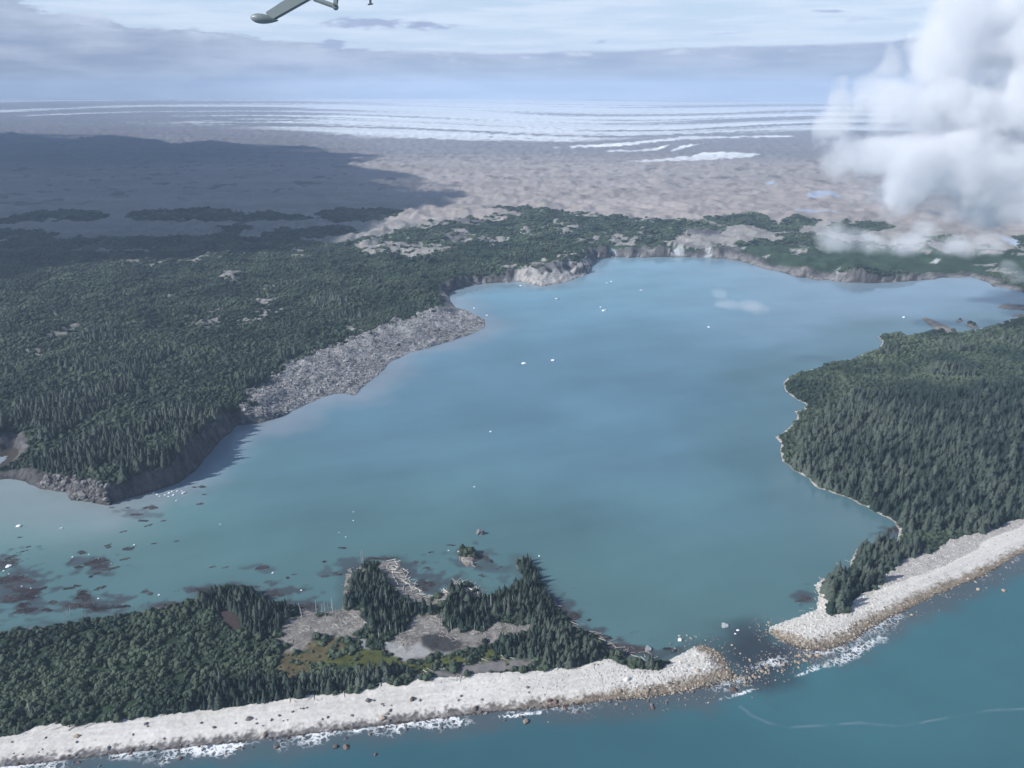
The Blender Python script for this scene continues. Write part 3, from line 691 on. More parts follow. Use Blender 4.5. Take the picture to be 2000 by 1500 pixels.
for name, sel, lab in (('lake_water', vis & ~sd_, 'calm milky blue-green lake water between the glacier land and the beach bar'), ('sea_water', vis & sd_, 'deep teal sea water with broken white surf along the beach')):
    q = qw[sel]; u, inv = np.unique(q, return_inverse=True)
    me = mesh_np(name, np.stack([wx[u], wyy[u], np.zeros(len(u))], 1), inv.reshape(-1, 4), M_WAT)
    attr_col(me, 'cover', wc[u]); attr_f(me, 'surf', surf[u])
    tag(link(bpy.data.objects.new(name, me)), lab, 'water', kind='structure')

# ------------------------------------------------------------------ plant meshes
def spruce_mesh(name, seed, h=1.0, wid=.19, ragged=.25):
    r = random.Random(seed); V = []; Fs = []
    def tri(*p):
        i = len(V); V.extend(p); Fs.append(tuple(range(i, i + len(p))))
    n = 13
    ph = r.random() * 6
    for k in range(n):
        t = k / (n - 1)
        z = .10 + .86 * t
        rad = wid * (1 - t) ** .72 * (1 + r.uniform(-ragged, ragged)) + .012
        m = 8 if t < .5 else 6
        ph += 1.1
        for j in range(m):
            a = ph + j * 2 * math.pi / m + r.uniform(-.25, .25)
            q = rad * r.uniform(.65, 1.2)
            c, s = math.cos(a), math.sin(a); wdt = q * .42
            tipz = z - q * .55; 
            b0 = (0.02 * c, .02 * s, z + .035); tip = (q * c, q * s, tipz)
            m1 = (q * .55 * c - wdt * s, q * .55 * s + wdt * c, z - q * .30); m2 = (q * .55 * c + wdt * s, q * .55 * s - wdt * c, z - q * .30)
            mid = (q * .55 * c, q * .55 * s, z - q * .08)
            tri(b0, m1, mid); tri(b0, mid, m2); tri(m1, tip, mid); tri(mid, tip, m2)
    # leader
    i = len(V); V.extend([(.012, 0, .94), (-.006, .011, .94), (-.006, -.011, .94), (0, 0, 1.03)]); Fs += [(i, i + 1, i + 3), (i + 1, i + 2, i + 3), (i + 2, i, i + 3)]
    # inner needles close to the stem
    i = len(V)
    for k in range(6):
        a = k * math.pi / 3
        V.append((wid * .45 * math.cos(a), wid * .45 * math.sin(a), .09))
    V.append((0, 0, .9))
    for k in range(6): Fs.append((i + k, i + (k + 1) % 6, i + 6))
    return mesh_list(name, V, Fs, M_SPR, True)
def trunk_mesh(name, m, rad=.014, h=1.0, branches=0, seed=1, z0=-.04, lean=.0):
    r = random.Random(seed); V = []; Fs = []
    def tube(p, q, r0, r1, k=6):
        p = Vector(p); q = Vector(q); d = (q - p).normalized(); a = d.orthogonal().normalized(); b = d.cross(a)
        i = len(V)
        for c, rd in ((p, r0), (q, r1)):
            for j in range(k):
                t = j * 2 * math.pi / k; V.append(c + (a * math.cos(t) + b * math.sin(t)) * rd)
        for j in range(k): Fs.append((i + j, i + (j + 1) % k, i + k + (j + 1) % k, i + k + j))
        Fs.append(tuple(i + k + j for j in range(k))); Fs.append(tuple(i + k - 1 - j for j in range(k)))
    tube((0, 0, z0), (lean, 0, h), rad, rad * .35)
    for k in range(branches):
        t = r.uniform(.25, .95); a = r.uniform(0, 6.28); l = r.uniform(.06, .16) * (1.2 - t)
        tube((lean * t, 0, t * h), (lean * t + l * math.cos(a), l * math.sin(a), t * h + l * r.uniform(-.3, .5)), rad * .4, rad * .15, 4)
    return mesh_list(name, V, Fs, m, False)
def bush_mesh(name, seed, flat=.8):
    r = random.Random(seed); bm = bmesh.new()
    for k in range(7):
        a = r.uniform(0, 6.28); d = r.uniform(.1, .55) if k else 0
        s = r.uniform(.32, .55)
        mt = Matrix.Translation((d * math.cos(a), d * math.sin(a), r.uniform(.3, .62) * flat + (.15 if not k else 0))) @ Matrix.Scale(s, 4) @ Matrix.Rotation(r.uniform(0, 6), 4, 'Z')
        res = bmesh.ops.create_icosphere(bm, subdivisions=2, radius=1, matrix=mt)
        for v in res['verts']:
            v.co += Vector((r.uniform(-1, 1), r.uniform(-1, 1), r.uniform(-1, 1))) * .09
    # loose leaf sprays over the crown
    for k in range(110):
        a = r.uniform(0, 6.28); b = math.acos(r.uniform(-.1, 1)); q = r.uniform(.75, 1.02)
        c = Vector((math.sin(b) * math.cos(a) * q, math.sin(b) * math.sin(a) * q, (math.cos(b) * .75 + .3) * q * flat))
        e = Euler((r.uniform(0, 6), r.uniform(0, 6), r.uniform(0, 6))).to_matrix(); s = r.uniform(.08, .17)
        vs = [bm.verts.new(c + e @ Vector(p) * s) for p in ((-1, 0, 0), (0, -.5, .1), (1, 0, 0), (0, .5, .1))]
        bm.faces.new(vs)
    me = bpy.data.meshes.new(name); bm.to_mesh(me); bm.free(); me.materials.append(M_ALD); return me
def rock_mesh(name, seed, m, flat=.7, rough=.25, sub=2, cut=True):
    r = random.Random(seed); bm = bmesh.new()
    bmesh.ops.create_icosphere(bm, subdivisions=sub, radius=1)
    pl = [(Vector((r.gauss(0, 1), r.gauss(0, 1), r.gauss(0, 1))).normalized(), r.uniform(.55, .85)) for _ in range(9)]
    for v in bm.verts:
        for nn, dd in pl:
            k = v.co.dot(nn)
            if k > dd and cut: v.co -= nn * (k - dd)
        v.co *= 1 + r.uniform(-rough, rough) * .35
        v.co.z *= flat
    me = bpy.data.meshes.new(name); bm.to_mesh(me); bm.free(); me.materials.append(m); return me

SPR = [spruce_mesh('spruce_crown', 1, wid=.27), spruce_mesh('spruce_crown', 2, wid=.22), spruce_mesh('spruce_crown', 3, wid=.32, ragged=.4)]
TRK = trunk_mesh('spruce_trunk', M_BARK)
ALD = [bush_mesh('alder_bush', 11), bush_mesh('alder_bush', 12, .95), bush_mesh('alder_bush', 13, .65)]

# ------------------------------------------------------------------ scatter of what nobody could count
def scatter(name, protos, P, S, Rz, pick, tint, label, cat):
    """one object: copies of the prototype meshes on points (kind = stuff)"""
    me = bpy.data.meshes.new(name); me.vertices.add(len(P)); me.vertices.foreach_set('co', np.asarray(P, F32).ravel())
    S = np.asarray(S, F32)
    if S.ndim == 1: S = np.stack([S, S, S], 1)
    Rz = np.asarray(Rz, F32)
    if Rz.ndim == 1: Rz = np.stack([0 * Rz, 0 * Rz, Rz], 1)
    a = me.attributes.new('siz', 'FLOAT_VECTOR', 'POINT'); a.data.foreach_set('vector', S.ravel())
    a = me.attributes.new('rot', 'FLOAT_VECTOR', 'POINT'); a.data.foreach_set('vector', Rz.ravel())
    a = me.attributes.new('pick', 'INT', 'POINT'); a.data.foreach_set('value', np.asarray(pick, np.int32))
    a = me.attributes.new('tint', 'FLOAT', 'POINT'); a.data.foreach_set('value', np.asarray(tint, F32))
    o = link(bpy.data.objects.new(name, me))
    g = bpy.data.node_groups.new(name, 'GeometryNodeTree')
    g.interface.new_socket('Geometry', in_out='INPUT', socket_type='NodeSocketGeometry'); g.interface.new_socket('Geometry', in_out='OUTPUT', socket_type='NodeSocketGeometry')
    gi = g.nodes.new('NodeGroupInput'); go = g.nodes.new('NodeGroupOutput'); iop = g.nodes.new('GeometryNodeInstanceOnPoints'); jn = g.nodes.new('GeometryNodeJoinGeometry')
    for m in reversed(protos):
        po = bpy.data.objects.new(m.name + '_source', m)
        oi = g.nodes.new('GeometryNodeObjectInfo'); oi.inputs['Object'].default_value = po; oi.inputs['As Instance'].default_value = True
        g.links.new(oi.outputs['Geometry'], jn.inputs[0])
    def na(nm, t):
        q = g.nodes.new('GeometryNodeInputNamedAttribute'); q.data_type = t; q.inputs['Name'].default_value = nm; return q.outputs[0]
    g.links.new(gi.outputs[0], iop.inputs['Points']); g.links.new(jn.outputs[0], iop.inputs['Instance'])
    iop.inputs['Pick Instance'].default_value = True
    g.links.new(na('pick', 'INT'), iop.inputs['Instance Index'])
    g.links.new(na('siz', 'FLOAT_VECTOR'), iop.inputs['Scale'])
    e2r = g.nodes.new('FunctionNodeEulerToRotation'); g.links.new(na('rot', 'FLOAT_VECTOR'), e2r.inputs[0]); g.links.new(e2r.outputs[0], iop.inputs['Rotation'])
    g.links.new(iop.outputs[0], go.inputs[0])
    md = o.modifiers.new('copies', 'NODES'); md.node_group = g
    tag(o, label, cat, kind='stuff')
    return o

def cand(x0, x1, y0, y1, s):
    gx_, gy_ = np.meshgrid(np.arange(x0, x1, s), np.arange(y0, y1, s))
    x = gx_.ravel() + rng.uniform(-.48, .48, gx_.size) * s; y = gy_.ravel() + rng.uniform(-.48, .48, gx_.size) * s
    u, v = proj(x, y, np.zeros(len(x)))
    k = (u > -130) & (u < 2130) & (v < 1600)
    return x[k], y[k]

T_all = dict(con=[], shr=[])     # rows x y z height kind tint gx gy
def plant(x, y, hcon, hshr):
    f = fields(x, y)
    k = f['veg'] > 0
    k &= ~((f['sN'] > 0) & (f['veg'] == 2) & (fbm(x / 13, y / 10, 41, 2) > .33))
    k &= (f['veg'] < 3) | (rng.random(len(x)) < .18)
    tint = np.clip(f['nA'] * .5 + f['nT'] * .7 - .08, -.55, .6) - .1 * (f['sN'] > 0)
    for v, key, hh in ((1, 'con', hcon), (2, 'shr', hshr), (3, 'shr', hshr * .55)):
        m = k & (f['veg'] == v)
        h = hh * np.clip(rng.lognormal(0, .40, m.sum()), .4, 2.4)
        T_all[key].append(np.stack([x[m], y[m], f['z'][m], h, np.full(m.sum(), v), tint[m], f['gx'][m], f['gy'][m]], 1))
plant(*cand(-420, 220, 395, 660, 2.4), hcon=5.9, hshr=2.7)      # near spit
plant(*cand(200, 1250, 480, 1160, 4.0), hcon=9.3, hshr=3.0)    # right-hand wood
plant(*cand(-900, 80, 660, 1250, 4.0), hcon=8.8, hshr=3.8)     # left wood
plant(*cand(400, 1500, 1160, 1750, 6.5), hcon=8, hshr=3.8)
plant(*cand(-1500, 250, 1250, 2050, 5.6), hcon=7.5, hshr=3.4)
plant(*cand(-2600, 2700, 2050, 3400, 10.), hcon=8, hshr=4.6)
con = np.concatenate(T_all['con']); shr = np.concatenate(T_all['shr'])
# frame test for individual trees
def inframe(t): 
    u, v = proj(t[:, 0], t[:, 1], t[:, 2] + t[:, 3] * .5); return (u > 0) & (u < 2000) & (v > 0) & (v < 1500), u, v
def thin(t, k):
    """largest k on screen"""
    ok, u, v = inframe(t)
    size = np.where(ok, t[:, 3] / np.hypot(np.hypot(t[:, 0], t[:, 1]), H), -1)
    o = np.argsort(-size)[:k]
    m = np.zeros(len(t), bool); m[o] = True
    return m, u, v
mc, cu, cv = thin(con, 296); msb, su, sv = thin(shr, 290)
def where_con(u, v):
    if u < 620 and v < 1270: return ('dark green spruce in the lakeside clump behind the alders on the left bar', 'spruces in the left lakeside clump')
    if u < 840 and v > 1280: return ('dark spruce in the row along the back of the white stone beach', 'spruces behind the white beach')
    if u < 862: return ('shaggy spruce on the driftwood-edged knob between mudflats and lake', 'spruces on the knob by the lake')
    if u < 1200: return ('tall dark spruce in the dense stand on the hooked point at the bar end', 'spruces on the hooked point')
    if u < 1300: return ('stunted spruce in the small tuft among white stones of the left bar', 'spruces in the beach tuft')
    if v > 1055 and u < 1840: return ('spruce in the small wood at the right bar tip, above white stones', 'spruces on the right bar tip')
    if u > 1500: return ('tall spruce at the near edge of the big right-hand forest, above the pale beach', 'spruces at the near forest edge')
    return ('spruce on the left bluff over the lake', 'spruces on the left bluff')
for t, u, v in zip(con[mc], cu[mc], cv[mc]):
    root = link(bpy.data.objects.new('spruce_tree', None)); root.empty_display_size = .1
    root.location = (t[0], t[1], t[2] - .1); root.rotation_euler = (0, 0, random.uniform(0, 6.28)); w = random.uniform(.9, 1.2)
    root.scale = (t[3] * w, t[3] * w, t[3])
    lab, grp = where_con(u, v); tag(root, lab, 'tree', grp)
    c = link(bpy.data.objects.new('crown', random.choice(SPR))); c.parent = root
    k = link(bpy.data.objects.new('trunk', TRK)); k.parent = root
def where_shr(u, v):
    if v > 1365: return ('rounded green alder bush at the foot of the left woodland, above the white beach', 'alders above the white beach')
    if u < 230: return ('large round green alder bush at the left end of the bar thicket', 'alders at the left end of the thicket')
    if u < 520: return ('leafy green alder bush in the dense thicket in the middle of the left bar', 'alders in the bar thicket')
    if u < 860: return ('low green alder bush in the meadow between the mudflats and the beach', 'alders in the meadow')
    return ('low green bush among spruces and driftwood toward the bar end', 'bushes among the spruces')
for t, u, v in zip(shr[msb], su[msb], sv[msb]):
    o = link(bpy.data.objects.new('alder_bush', random.choice(ALD)))
    w = t[3] * random.uniform(.62, .85)
    o.location = (t[0], t[1], t[2] - .2); o.rotation_euler = (0, 0, random.uniform(0, 6.28)); o.scale = (w, w, t[3] * .8)
    lab, grp = where_shr(u, v); tag(o, lab, 'bush', grp)
cr = con[~mc]; sr = shr[~msb]
nwd = rng.uniform(.9, 1.25, len(cr))
scatter('spruce_forest', SPR, np.stack([cr[:, 0], cr[:, 1], cr[:, 2] - .15], 1), np.stack([cr[:, 3] * nwd, cr[:, 3] * nwd, cr[:, 3]], 1), rng.uniform(0, 6.28, len(cr)), rng.integers(0, 3, len(cr)), cr[:, 5] - .1,
        'dense dark spruce forest covering the bluffs either side of the lake', 'forest')
wd = sr[:, 3] * rng.uniform(.62, .95, len(sr)) * np.where(np.hypot(sr[:, 0], sr[:, 1]) > 2050, 1.35, 1.0)
scatter('alder_thicket', ALD, np.stack([sr[:, 0], sr[:, 1], sr[:, 2] - .25], 1), np.stack([wd, wd, sr[:, 3] * .75], 1), rng.uniform(0, 6.28, len(sr)), rng.integers(0, 3, len(sr)), sr[:, 5],
        'low green alder thicket spread over the hummocky ground', 'thicket')

# ------------------------------------------------------------------ beach stones
ST = [rock_mesh('beach_stone', 31, M_STONE, .75, sub=1), rock_mesh('beach_stone', 32, M_STONE, .6, sub=1), rock_mesh('wet_stone', 33, M_TAN, .75, sub=1), rock_mesh('wet_stone', 34, M_GREYR, .7, sub=1)]
x, y = cand(-420, 560, 375, 800, 1.25)
f = fields(x, y)
big = np.interp(f['gx'], [0, 700, 1150, 1300, 1650, 1800, 2000], [.20, .22, .38, .66, .64, .42, .34])
k = f['onB'] & (rng.random(len(x)) < np.interp(f['gx'], [0, 800, 1200, 2000], [.28, .34, .75, .7]))
wt = np.interp(f['gx'], [0, 900, 1150, 1300, 1450, 1560, 1750, 1900, 2000], [6.5, 7.5, 9, 12, 14, 13, 11, 10, 7])
wet = f['dS'] < wt * (.75 + .3 * rng.random(len(x)))
# a belt of stones breaking the water through the gap and off the beach
gx0, gy0 = unproj(1480, 1290)
gapm = (f['smax'] < 0) & (f['smax'] > -14) & (f['dS'] < 30) & (f['gx'] > 1040) & (rng.random(len(x)) < .10)
a_, b_ = unproj([1440, 1470, 1510, 1560, 1600], [1330, 1318, 1300, 1285, 1282])
dgap = pdist(np.stack([a_, b_], 1), x, y, False)[0]
gapm |= (f['smax'] < 0) & (dgap < 19 * rng.random(len(x)) ** 1.6) & (rng.random(len(x)) < .55)
k2 = k | gapm
zz = np.where(gapm, .0, f['z'])
S = big[k2] * np.clip(rng.lognormal(-.1, .45, k2.sum()), .35, 2.2)
S = np.where(gapm[k2], S * .9, S)
tanp = np.interp(f['gx'][k2], [0, 900, 1150, 1250, 2000], [.12, .15, .8, .85, .7])
pk = np.where(wet[k2] | gapm[k2], np.where(rng.random(k2.sum()) < np.where(gapm[k2], .42, tanp), 2, 3), np.where(rng.random(k2.sum()) < .03, 3, rng.integers(0, 2, k2.sum())))
scatter('beach_stones', ST, np.stack([x[k2], y[k2], zz[k2] + S * .1], 1), S, rng.uniform(0, 6.28, k2.sum()), pk, np.zeros(k2.sum()), 'white and tan cobbles and stones covering the beach bar', 'stones')

def gz(px, py, it=3):
    """ground point under a photo pixel, following the terrain"""
    z = 0.
    for _ in range(it):
        x, y = unproj(px, py, z); z = max(0., float(fields(np.array([x]), np.array([y]))['z'][0]))
    return float(x), float(y), z
def gz_many(P):
    P = np.array(P, float); z = np.zeros(len(P))
    for _ in range(3):
        x, y = unproj(P[:, 0], P[:, 1], z); z = np.maximum(0, fields(x, y)['z'])
    return np.stack([x, y, z], 1)
def pxm(px, py):
    x, y = unproj(px, py); return float((y * CP + H * SP) / FPX)

# ------------------------------------------------------------------ boulders
BO = {k: [rock_mesh('boulder', s + 50, m, .72) for s in range(3)] for k, m in (('grey', M_GREYR), ('red', M_REDR), ('tan', M_TANR), ('white', M_STONE))}
def boulder(px, py, w, c, label, group=None, sink=.25):
    x, y, z = gz(px, py); s = w * .5 * pxm(px, py)
    o = link(bpy.data.objects.new('boulder', random.choice(BO[c]))); o.location = (x, y, z + s * .35 - s * sink); o.scale = (s * random.uniform(.9, 1.2), s * random.uniform(.8, 1.1), s * random.uniform(.85, 1.15))
    o.rotation_euler = (0, 0, random.uniform(0, 6.28)); tag(o, label, 'boulder', group); return o
for b in [(805, 1366, 13, 'red', 'brown boulder casting a clear shadow high on the middle of the white beach'), (719, 1369, 12, 'grey', 'flat grey boulder on the white beach, up-left of a brown one near bushes'),
    (747, 1403, 12, 'tan', 'tan-faced boulder at the lower edge of the dry white stones'), (762, 1388, 9, 'grey', 'small grey boulder just above the tan-faced boulder'), (929, 1384, 13, 'red', 'reddish boulder at the dark wet fringe, middle of the left beach'),
    (486, 1404, 13, 'grey', 'long flat dark boulder on the left white beach'), (418, 1421, 9, 'grey', 'dark boulder below the long flat one, left beach'), (285, 1414, 10, 'grey', 'grey boulder at the upper beach under the bushes'),
    (150, 1438, 12, 'tan', 'pale yellowish boulder on the left beach under the bushes'), (212, 1461, 10, 'grey', 'round dark boulder in the lower left beach'), (292, 1461, 10, 'grey', 'dark boulder beside a foam edge, lower left beach'),
    (516, 1436, 12, 'tan', 'tan boulder at the surf edge, left half of the beach'), (1225, 1327, 14, 'white', 'big pale square block among white stones near the bar neck'), (1073, 1369, 11, 'red', 'left one of two touching brown boulders at the waterline'),
    (1085, 1371, 11, 'red', 'right one of two touching brown boulders at the waterline'), (1027, 1410, 14, 'tan', 'half-white half-brown boulder standing alone in the sea'), (1126, 1392, 11, 'grey', 'dark flat rock awash in the sea, middle of the picture'),
    (1275, 1383, 10, 'red', 'dark red rock awash off the brown stone fringe'), (1432, 1348, 15, 'red', 'large rust-brown boulder in the shallow gap mouth'), (1437, 1321, 11, 'tan', 'tan boulder at the left edge of the gap'),
    (676, 1459, 13, 'red', 'dark red rock awash beyond the surf'), (655, 1459, 11, 'red', 'dull red rock awash beside the dark red one'), (733, 1474, 9, 'red', 'small red-brown rock alone in the sea below the surf'),
    (540, 1460, 12, 'red', 'red-brown rock in the foam, left half'), (1583, 1282, 12, 'tan', 'left of two tan boulders at the gap right side'), (1597, 1281, 12, 'tan', 'right of two tan boulders at the gap right side'),
    (1910, 1152, 9, 'tan', 'pale tan boulder in the sea off the right beach'), (1960, 1154, 9, 'tan', 'rightmost tan boulder alone in the sea'), (1891, 1131, 8, 'tan', 'small tan boulder at the right beach waterline'), (1912, 1112, 8, 'tan', 'pale boulder on the brown fringe of the right beach'),
    (1363, 1310, 9, 'tan', 'tan boulder on the brown face of the left bar tip'), (1210, 1350, 11, 'tan', 'upright tan boulder in the brown fringe'), (1265, 1350, 9, 'tan', 'rounded tan boulder in the brown fringe right of the upright one')]:
    boulder(*b[:4], b[4])
for i in range(95):
    u = rng.uniform(-5, 1440); e = np.interp(u, [0, 455, 955, 1250, 1440], [1497, 1451, 1394, 1369, 1330])
    dv = rng.normal(0, 9) + 4
    boulder(u, e + dv, rng.uniform(4.5, 9.5), rng.choice(['grey', 'grey', 'grey', 'red']), 'dark wet rock in the broken surf line along the left beach', 'rocks in the left surf line', .35)
for i in range(42):
    u = rng.uniform(20, 1100); e = np.interp(u, [0, 455, 955, 1250], [1465, 1420, 1360, 1340]) 
    boulder(u, e + rng.uniform(-22, 14), rng.uniform(3.5, 7), 'grey', 'small grey boulder dotting the dry white left beach', 'small boulders on the white beach')
for i in range(26):
    t = rng.random(); u = 1450 + 150 * t; e = 1330 - 55 * t
    boulder(u, e + rng.normal(0, 9), rng.uniform(5, 9), 'tan', 'tan boulder in the shallow stony gap between the bars', 'boulders in the gap', .3)
for i in range(22):
    u = rng.uniform(1640, 1990); e = np.interp(u, [1610, 1694, 1775, 1910, 2000], [1276, 1236, 1193, 1134, 1086])
    boulder(u, e + rng.uniform(-3, 12), rng.uniform(4, 7), rng.choice(['tan', 'grey']), 'rock at the foamy waterline of the right beach', 'rocks along the right waterline', .3)
# grey islet rock in the lake
def islet():
    x, y, _ = gz(938, 1042); V = rock_mesh('islet_rock', 77, M_GREYR, .9, .45, 3)
    o = link(bpy.data.objects.new('islet_rock', V)); o.location = (x, y, .2); o.scale = (5.2, 4.2, 5.0); tag(o, 'jagged grey rock standing alone in the lake off the wooded bar', 'rock')
islet()

# ------------------------------------------------------------------ ice floes
FL = [rock_mesh('ice_floe', 90 + i, M_ICE, .42, .35) for i in range(4)]; FD = [rock_mesh('ice_floe', 96 + i, M_DICE, .45, .4) for i in range(2)]
def floe(px, py, w, label, group=None, dirty=False):
    x, y = unproj(px, py); s = w * .5 * pxm(px, py)
    o = link(bpy.data.objects.new('ice_floe', random.choice(FD if dirty else FL))); o.location = (float(x), float(y), s * .12); o.scale = (s, s * random.uniform(.6, .95), s * random.uniform(.8, 1.2)); o.rotation_euler = (0, 0, random.uniform(-.5, .5))
    tag(o, label, 'ice floe', group)
floe(1415, 1222, 18, 'large lens-shaped grey-white floe in the lake near the gap', dirty=True)
floe(1328, 1250, 12, 'white floe with a jagged top just off the left bar tip'); floe(1327, 1242, 7, 'small grey floe touching the jagged white floe', dirty=True)
floe(1266, 1267, 16, 'greyish floe grounded beside the driftwood shore', dirty=True)
floe(1441, 1231, 7, 'small white floe right of the large lens-shaped one'); floe(1436, 1238, 5, 'tiny white floe below its neighbour right of the large lens')
floe(1023, 710, 11, 'white floe alone in mid-lake right of the rubble slope'); floe(1080, 704, 9, 'dark-bottomed floe right of the mid-lake white one', dirty=True); floe(958, 843, 6, 'tiny white floe alone in open water at the lake centre')
floe(926, 951, 4, 'speck of white ice in the near lake, above the grey islet rock'); floe(1180, 607, 11, 'broad white floe in the far lake'); floe(1173, 600, 5, 'tiny floe just above the broad far one'); floe(1252, 567, 7, 'white floe in the far lake toward the glacier cliff')
floe(1194, 550, 6, 'white floe near the pale rocky tip, right of a twin'); floe(1185, 553, 5, 'smaller twin floe near the pale rocky tip'); floe(951, 616, 7, 'floe just off the point of the rubble slope'); floe(926, 602, 5, 'tiny floe in the bay behind the rubble slope')
floe(1017, 558, 6, 'floe in the brown water under the far bluff'); floe(1088, 584, 8, 'dark floating ice left of the far lake centre', dirty=True); floe(1384, 639, 6, 'tiny white floe in the right part of the far lake'); floe(1765, 620, 8, 'white floe off the sandbar at far right')
floe(36, 1028, 12, 'bright white floe in the grey water at far left'); floe(120, 1032, 8, 'small white floe with a dark edge below the left point'); floe(17, 1106, 13, 'chunky white floe in the debris at the left picture edge')
for px, py, w in [(7, 1115, 6), (17, 1121, 6), (42, 1145, 5), (60, 1149, 5), (142, 1088, 7), (173, 1083, 5), (262, 1064, 7), (192, 1169, 7), (310, 1162, 6), (192, 1091, 4), (217, 1101, 4), (588, 1153, 6), (533, 1119, 8)]:
    floe(px, py, w * .72, 'small white ice lump caught among the floating wood at left', 'ice lumps among the floating wood')
for px, py, w in [(300, 963, 8), (307, 966, 7), (312, 969, 6), (322, 967, 6), (330, 963, 8), (336, 960, 6), (339, 967, 9), (329, 970, 6), (346, 959, 6), (345, 978, 7), (355, 959, 5), (296, 958, 6)]:
    floe(px, py, w * .72, 'white ice block in the cluster under the dark left bluff', 'ice blocks under the bluff')
floe(359, 963, 9, 'dark grey block at the right of the ice cluster under the bluff', dirty=True)
for px, py, w in [(113, 946, 5), (90, 951, 4), (690, 1017, 4), (1053, 1086, 5), (1022, 1126, 5), (895, 1077, 4), (876, 1075, 4), (430, 1024, 3), (662, 1040, 3), (675, 1049, 4), (690, 1000, 3)]:
    floe(px, py, w, 'speck of white ice scattered over the near lake', 'specks of ice on the near lake')

# ------------------------------------------------------------------ floating wood
def prism(V, Fs, c, d, l, r0, up):
    d = Vector(d).normalized(); a = d.orthogonal().normalized(); b = d.cross(a); i = len(V); c = Vector(c)
    for s in (-.5, .5):
        for j in range(3):
            t = j * 2.094; V.append(c + d * (l * s) + (a * math.cos(t) + b * math.sin(t)) * r0)
    Fs.extend([(i, i + 1, i + 4, i + 3), (i + 1, i + 2, i + 5, i + 4), (i + 2, i, i + 3, i + 5), (i, i + 2, i + 1), (i + 3, i + 4, i + 5)])
def raft(px, py, rx, ry, label, group=None, dens=1.0, ang=None):
    x0, y0 = unproj(px, py); m = pxm(px, py); dep = math.atan2(H, math.hypot(x0, y0))
    ax, ay = rx * m, ry * m / math.sin(dep)
    r = random.Random(int(px * 7 + py)); V = []; Fs = []
    n = int(min(700, max(14, ax * ay * 3.14 * .75 * dens)))
    skew = r.uniform(-.2, .6)
    nc_ = max(2, min(14, int(ax * ay / 20) + int(ax / 6))); cl = [(-.7 + 1.4 * (k + .5) / nc_ + r.gauss(0, .08), r.gauss(0, .38), r.uniform(.4, .75)) for k in range(nc_)]
    for k in range(n):
        c = r.choice(cl)
        u = c[0] + r.gauss(0, c[2] * .35); v = c[1] + r.gauss(0, c[2] * .5)
        a = r.gauss(.35, .55)
        l = r.uniform(.8, 3.2)
        prism(V, Fs, (u * ax + v * ay * skew, v * ay, r.uniform(.0, .14)), (math.cos(a), math.sin(a), r.uniform(-.05, .05)), l, r.uniform(.07, .22), 0)
    for k in range(int(n * .6) + 3):     # mats of bark and twigs
        c = r.choice(cl); u = c[0] + r.gauss(0, c[2] * .42); v = c[1] + r.gauss(0, c[2] * .42); q = r.uniform(.3, .85)
        i = len(V); m_ = 7; a0 = r.uniform(0, 6); st = r.uniform(1.0, 2.4)
        ring = []
        for j in range(m_):
            t = a0 + j * 6.283 / m_; rd = q * r.uniform(.55, 1.2); ex, ey = math.cos(t) * rd * st, math.sin(t) * rd
            ring.append((u * ax + v * ay * skew + ex * .93 - ey * .35, v * ay + ex * .35 + ey * .93))
        for zt in (.07, -.05): V.extend(Vector((p[0], p[1], zt)) for p in ring)
        Fs.append(tuple(range(i, i + m_))); Fs.extend((i + (j + 1) % m_, i + j, i + m_ + j, i + m_ + (j + 1) % m_) for j in range(m_))
    o = link(bpy.data.objects.new('floating_brush', mesh_list('floating_brush', V, Fs, M_BRUSH))); o.location = (float(x0), float(y0), 0.0)
    tag(o, label, 'floating wood', group)
G1 = ('dark raft of bark and branches drifting in the left lake', 'drifting wood rafts at left')
for a in [(10, 1098, 26, 10), (20, 1132, 30, 9), (52, 1134, 24, 8), (55, 1152, 26, 7), (30, 1143, 18, 6), (72, 1155, 14, 7), (42, 1168, 34, 8), (18, 1172, 26, 7), (55, 1186, 28, 8), (36, 1198, 14, 5), (105, 1174, 11, 6), (135, 1150, 11, 4), (150, 1146, 8, 4),
          (198, 1147, 9, 5), (160, 1166, 24, 10), (150, 1182, 30, 8), (190, 1188, 26, 7), (236, 1184, 24, 5), (288, 1158, 14, 6), (162, 1078, 12, 3), (210, 1068, 10, 4), (250, 1072, 12, 5), (138, 1097, 5, 4), (186, 1100, 26, 8), (200, 1110, 16, 6), (225, 1108, 8, 5),
          (190, 1119, 7, 3), (178, 1126, 6, 1.5), (155, 1107, 7, 3), (244, 1092, 11, 3), (95, 1190, 12, 4)]:
    raft(*a, *G1)
G2 = ('thin scrap of drifting bark and twigs in open water below the left bluff', 'scraps of drifting wood below the bluff')
for a in [(240, 1039, 6, 2.5), (287, 1028, 7, 3), (265, 1005, 14, 3), (280, 1018, 12, 2), (295, 990, 17, 5), (47, 1077, 5, 2), (55, 1068, 4, 1.5), (40, 1050, 7, 1), (390, 985, 8, 2.5), (395, 951, 8, 3), (380, 951, 6, 2), (300, 1062, 5, 2), (320, 1017, 4, 1.5), (222, 990, 5, 1.5), (252, 990, 4, 1.5), (345, 1057, 4, 1.2), (400, 965, 6, 1.5)]:
    raft(*a, *G2)
G3 = ('dark clump of drifting branches in the middle lake off the wooded bar', 'drifting clumps off the wooded bar')
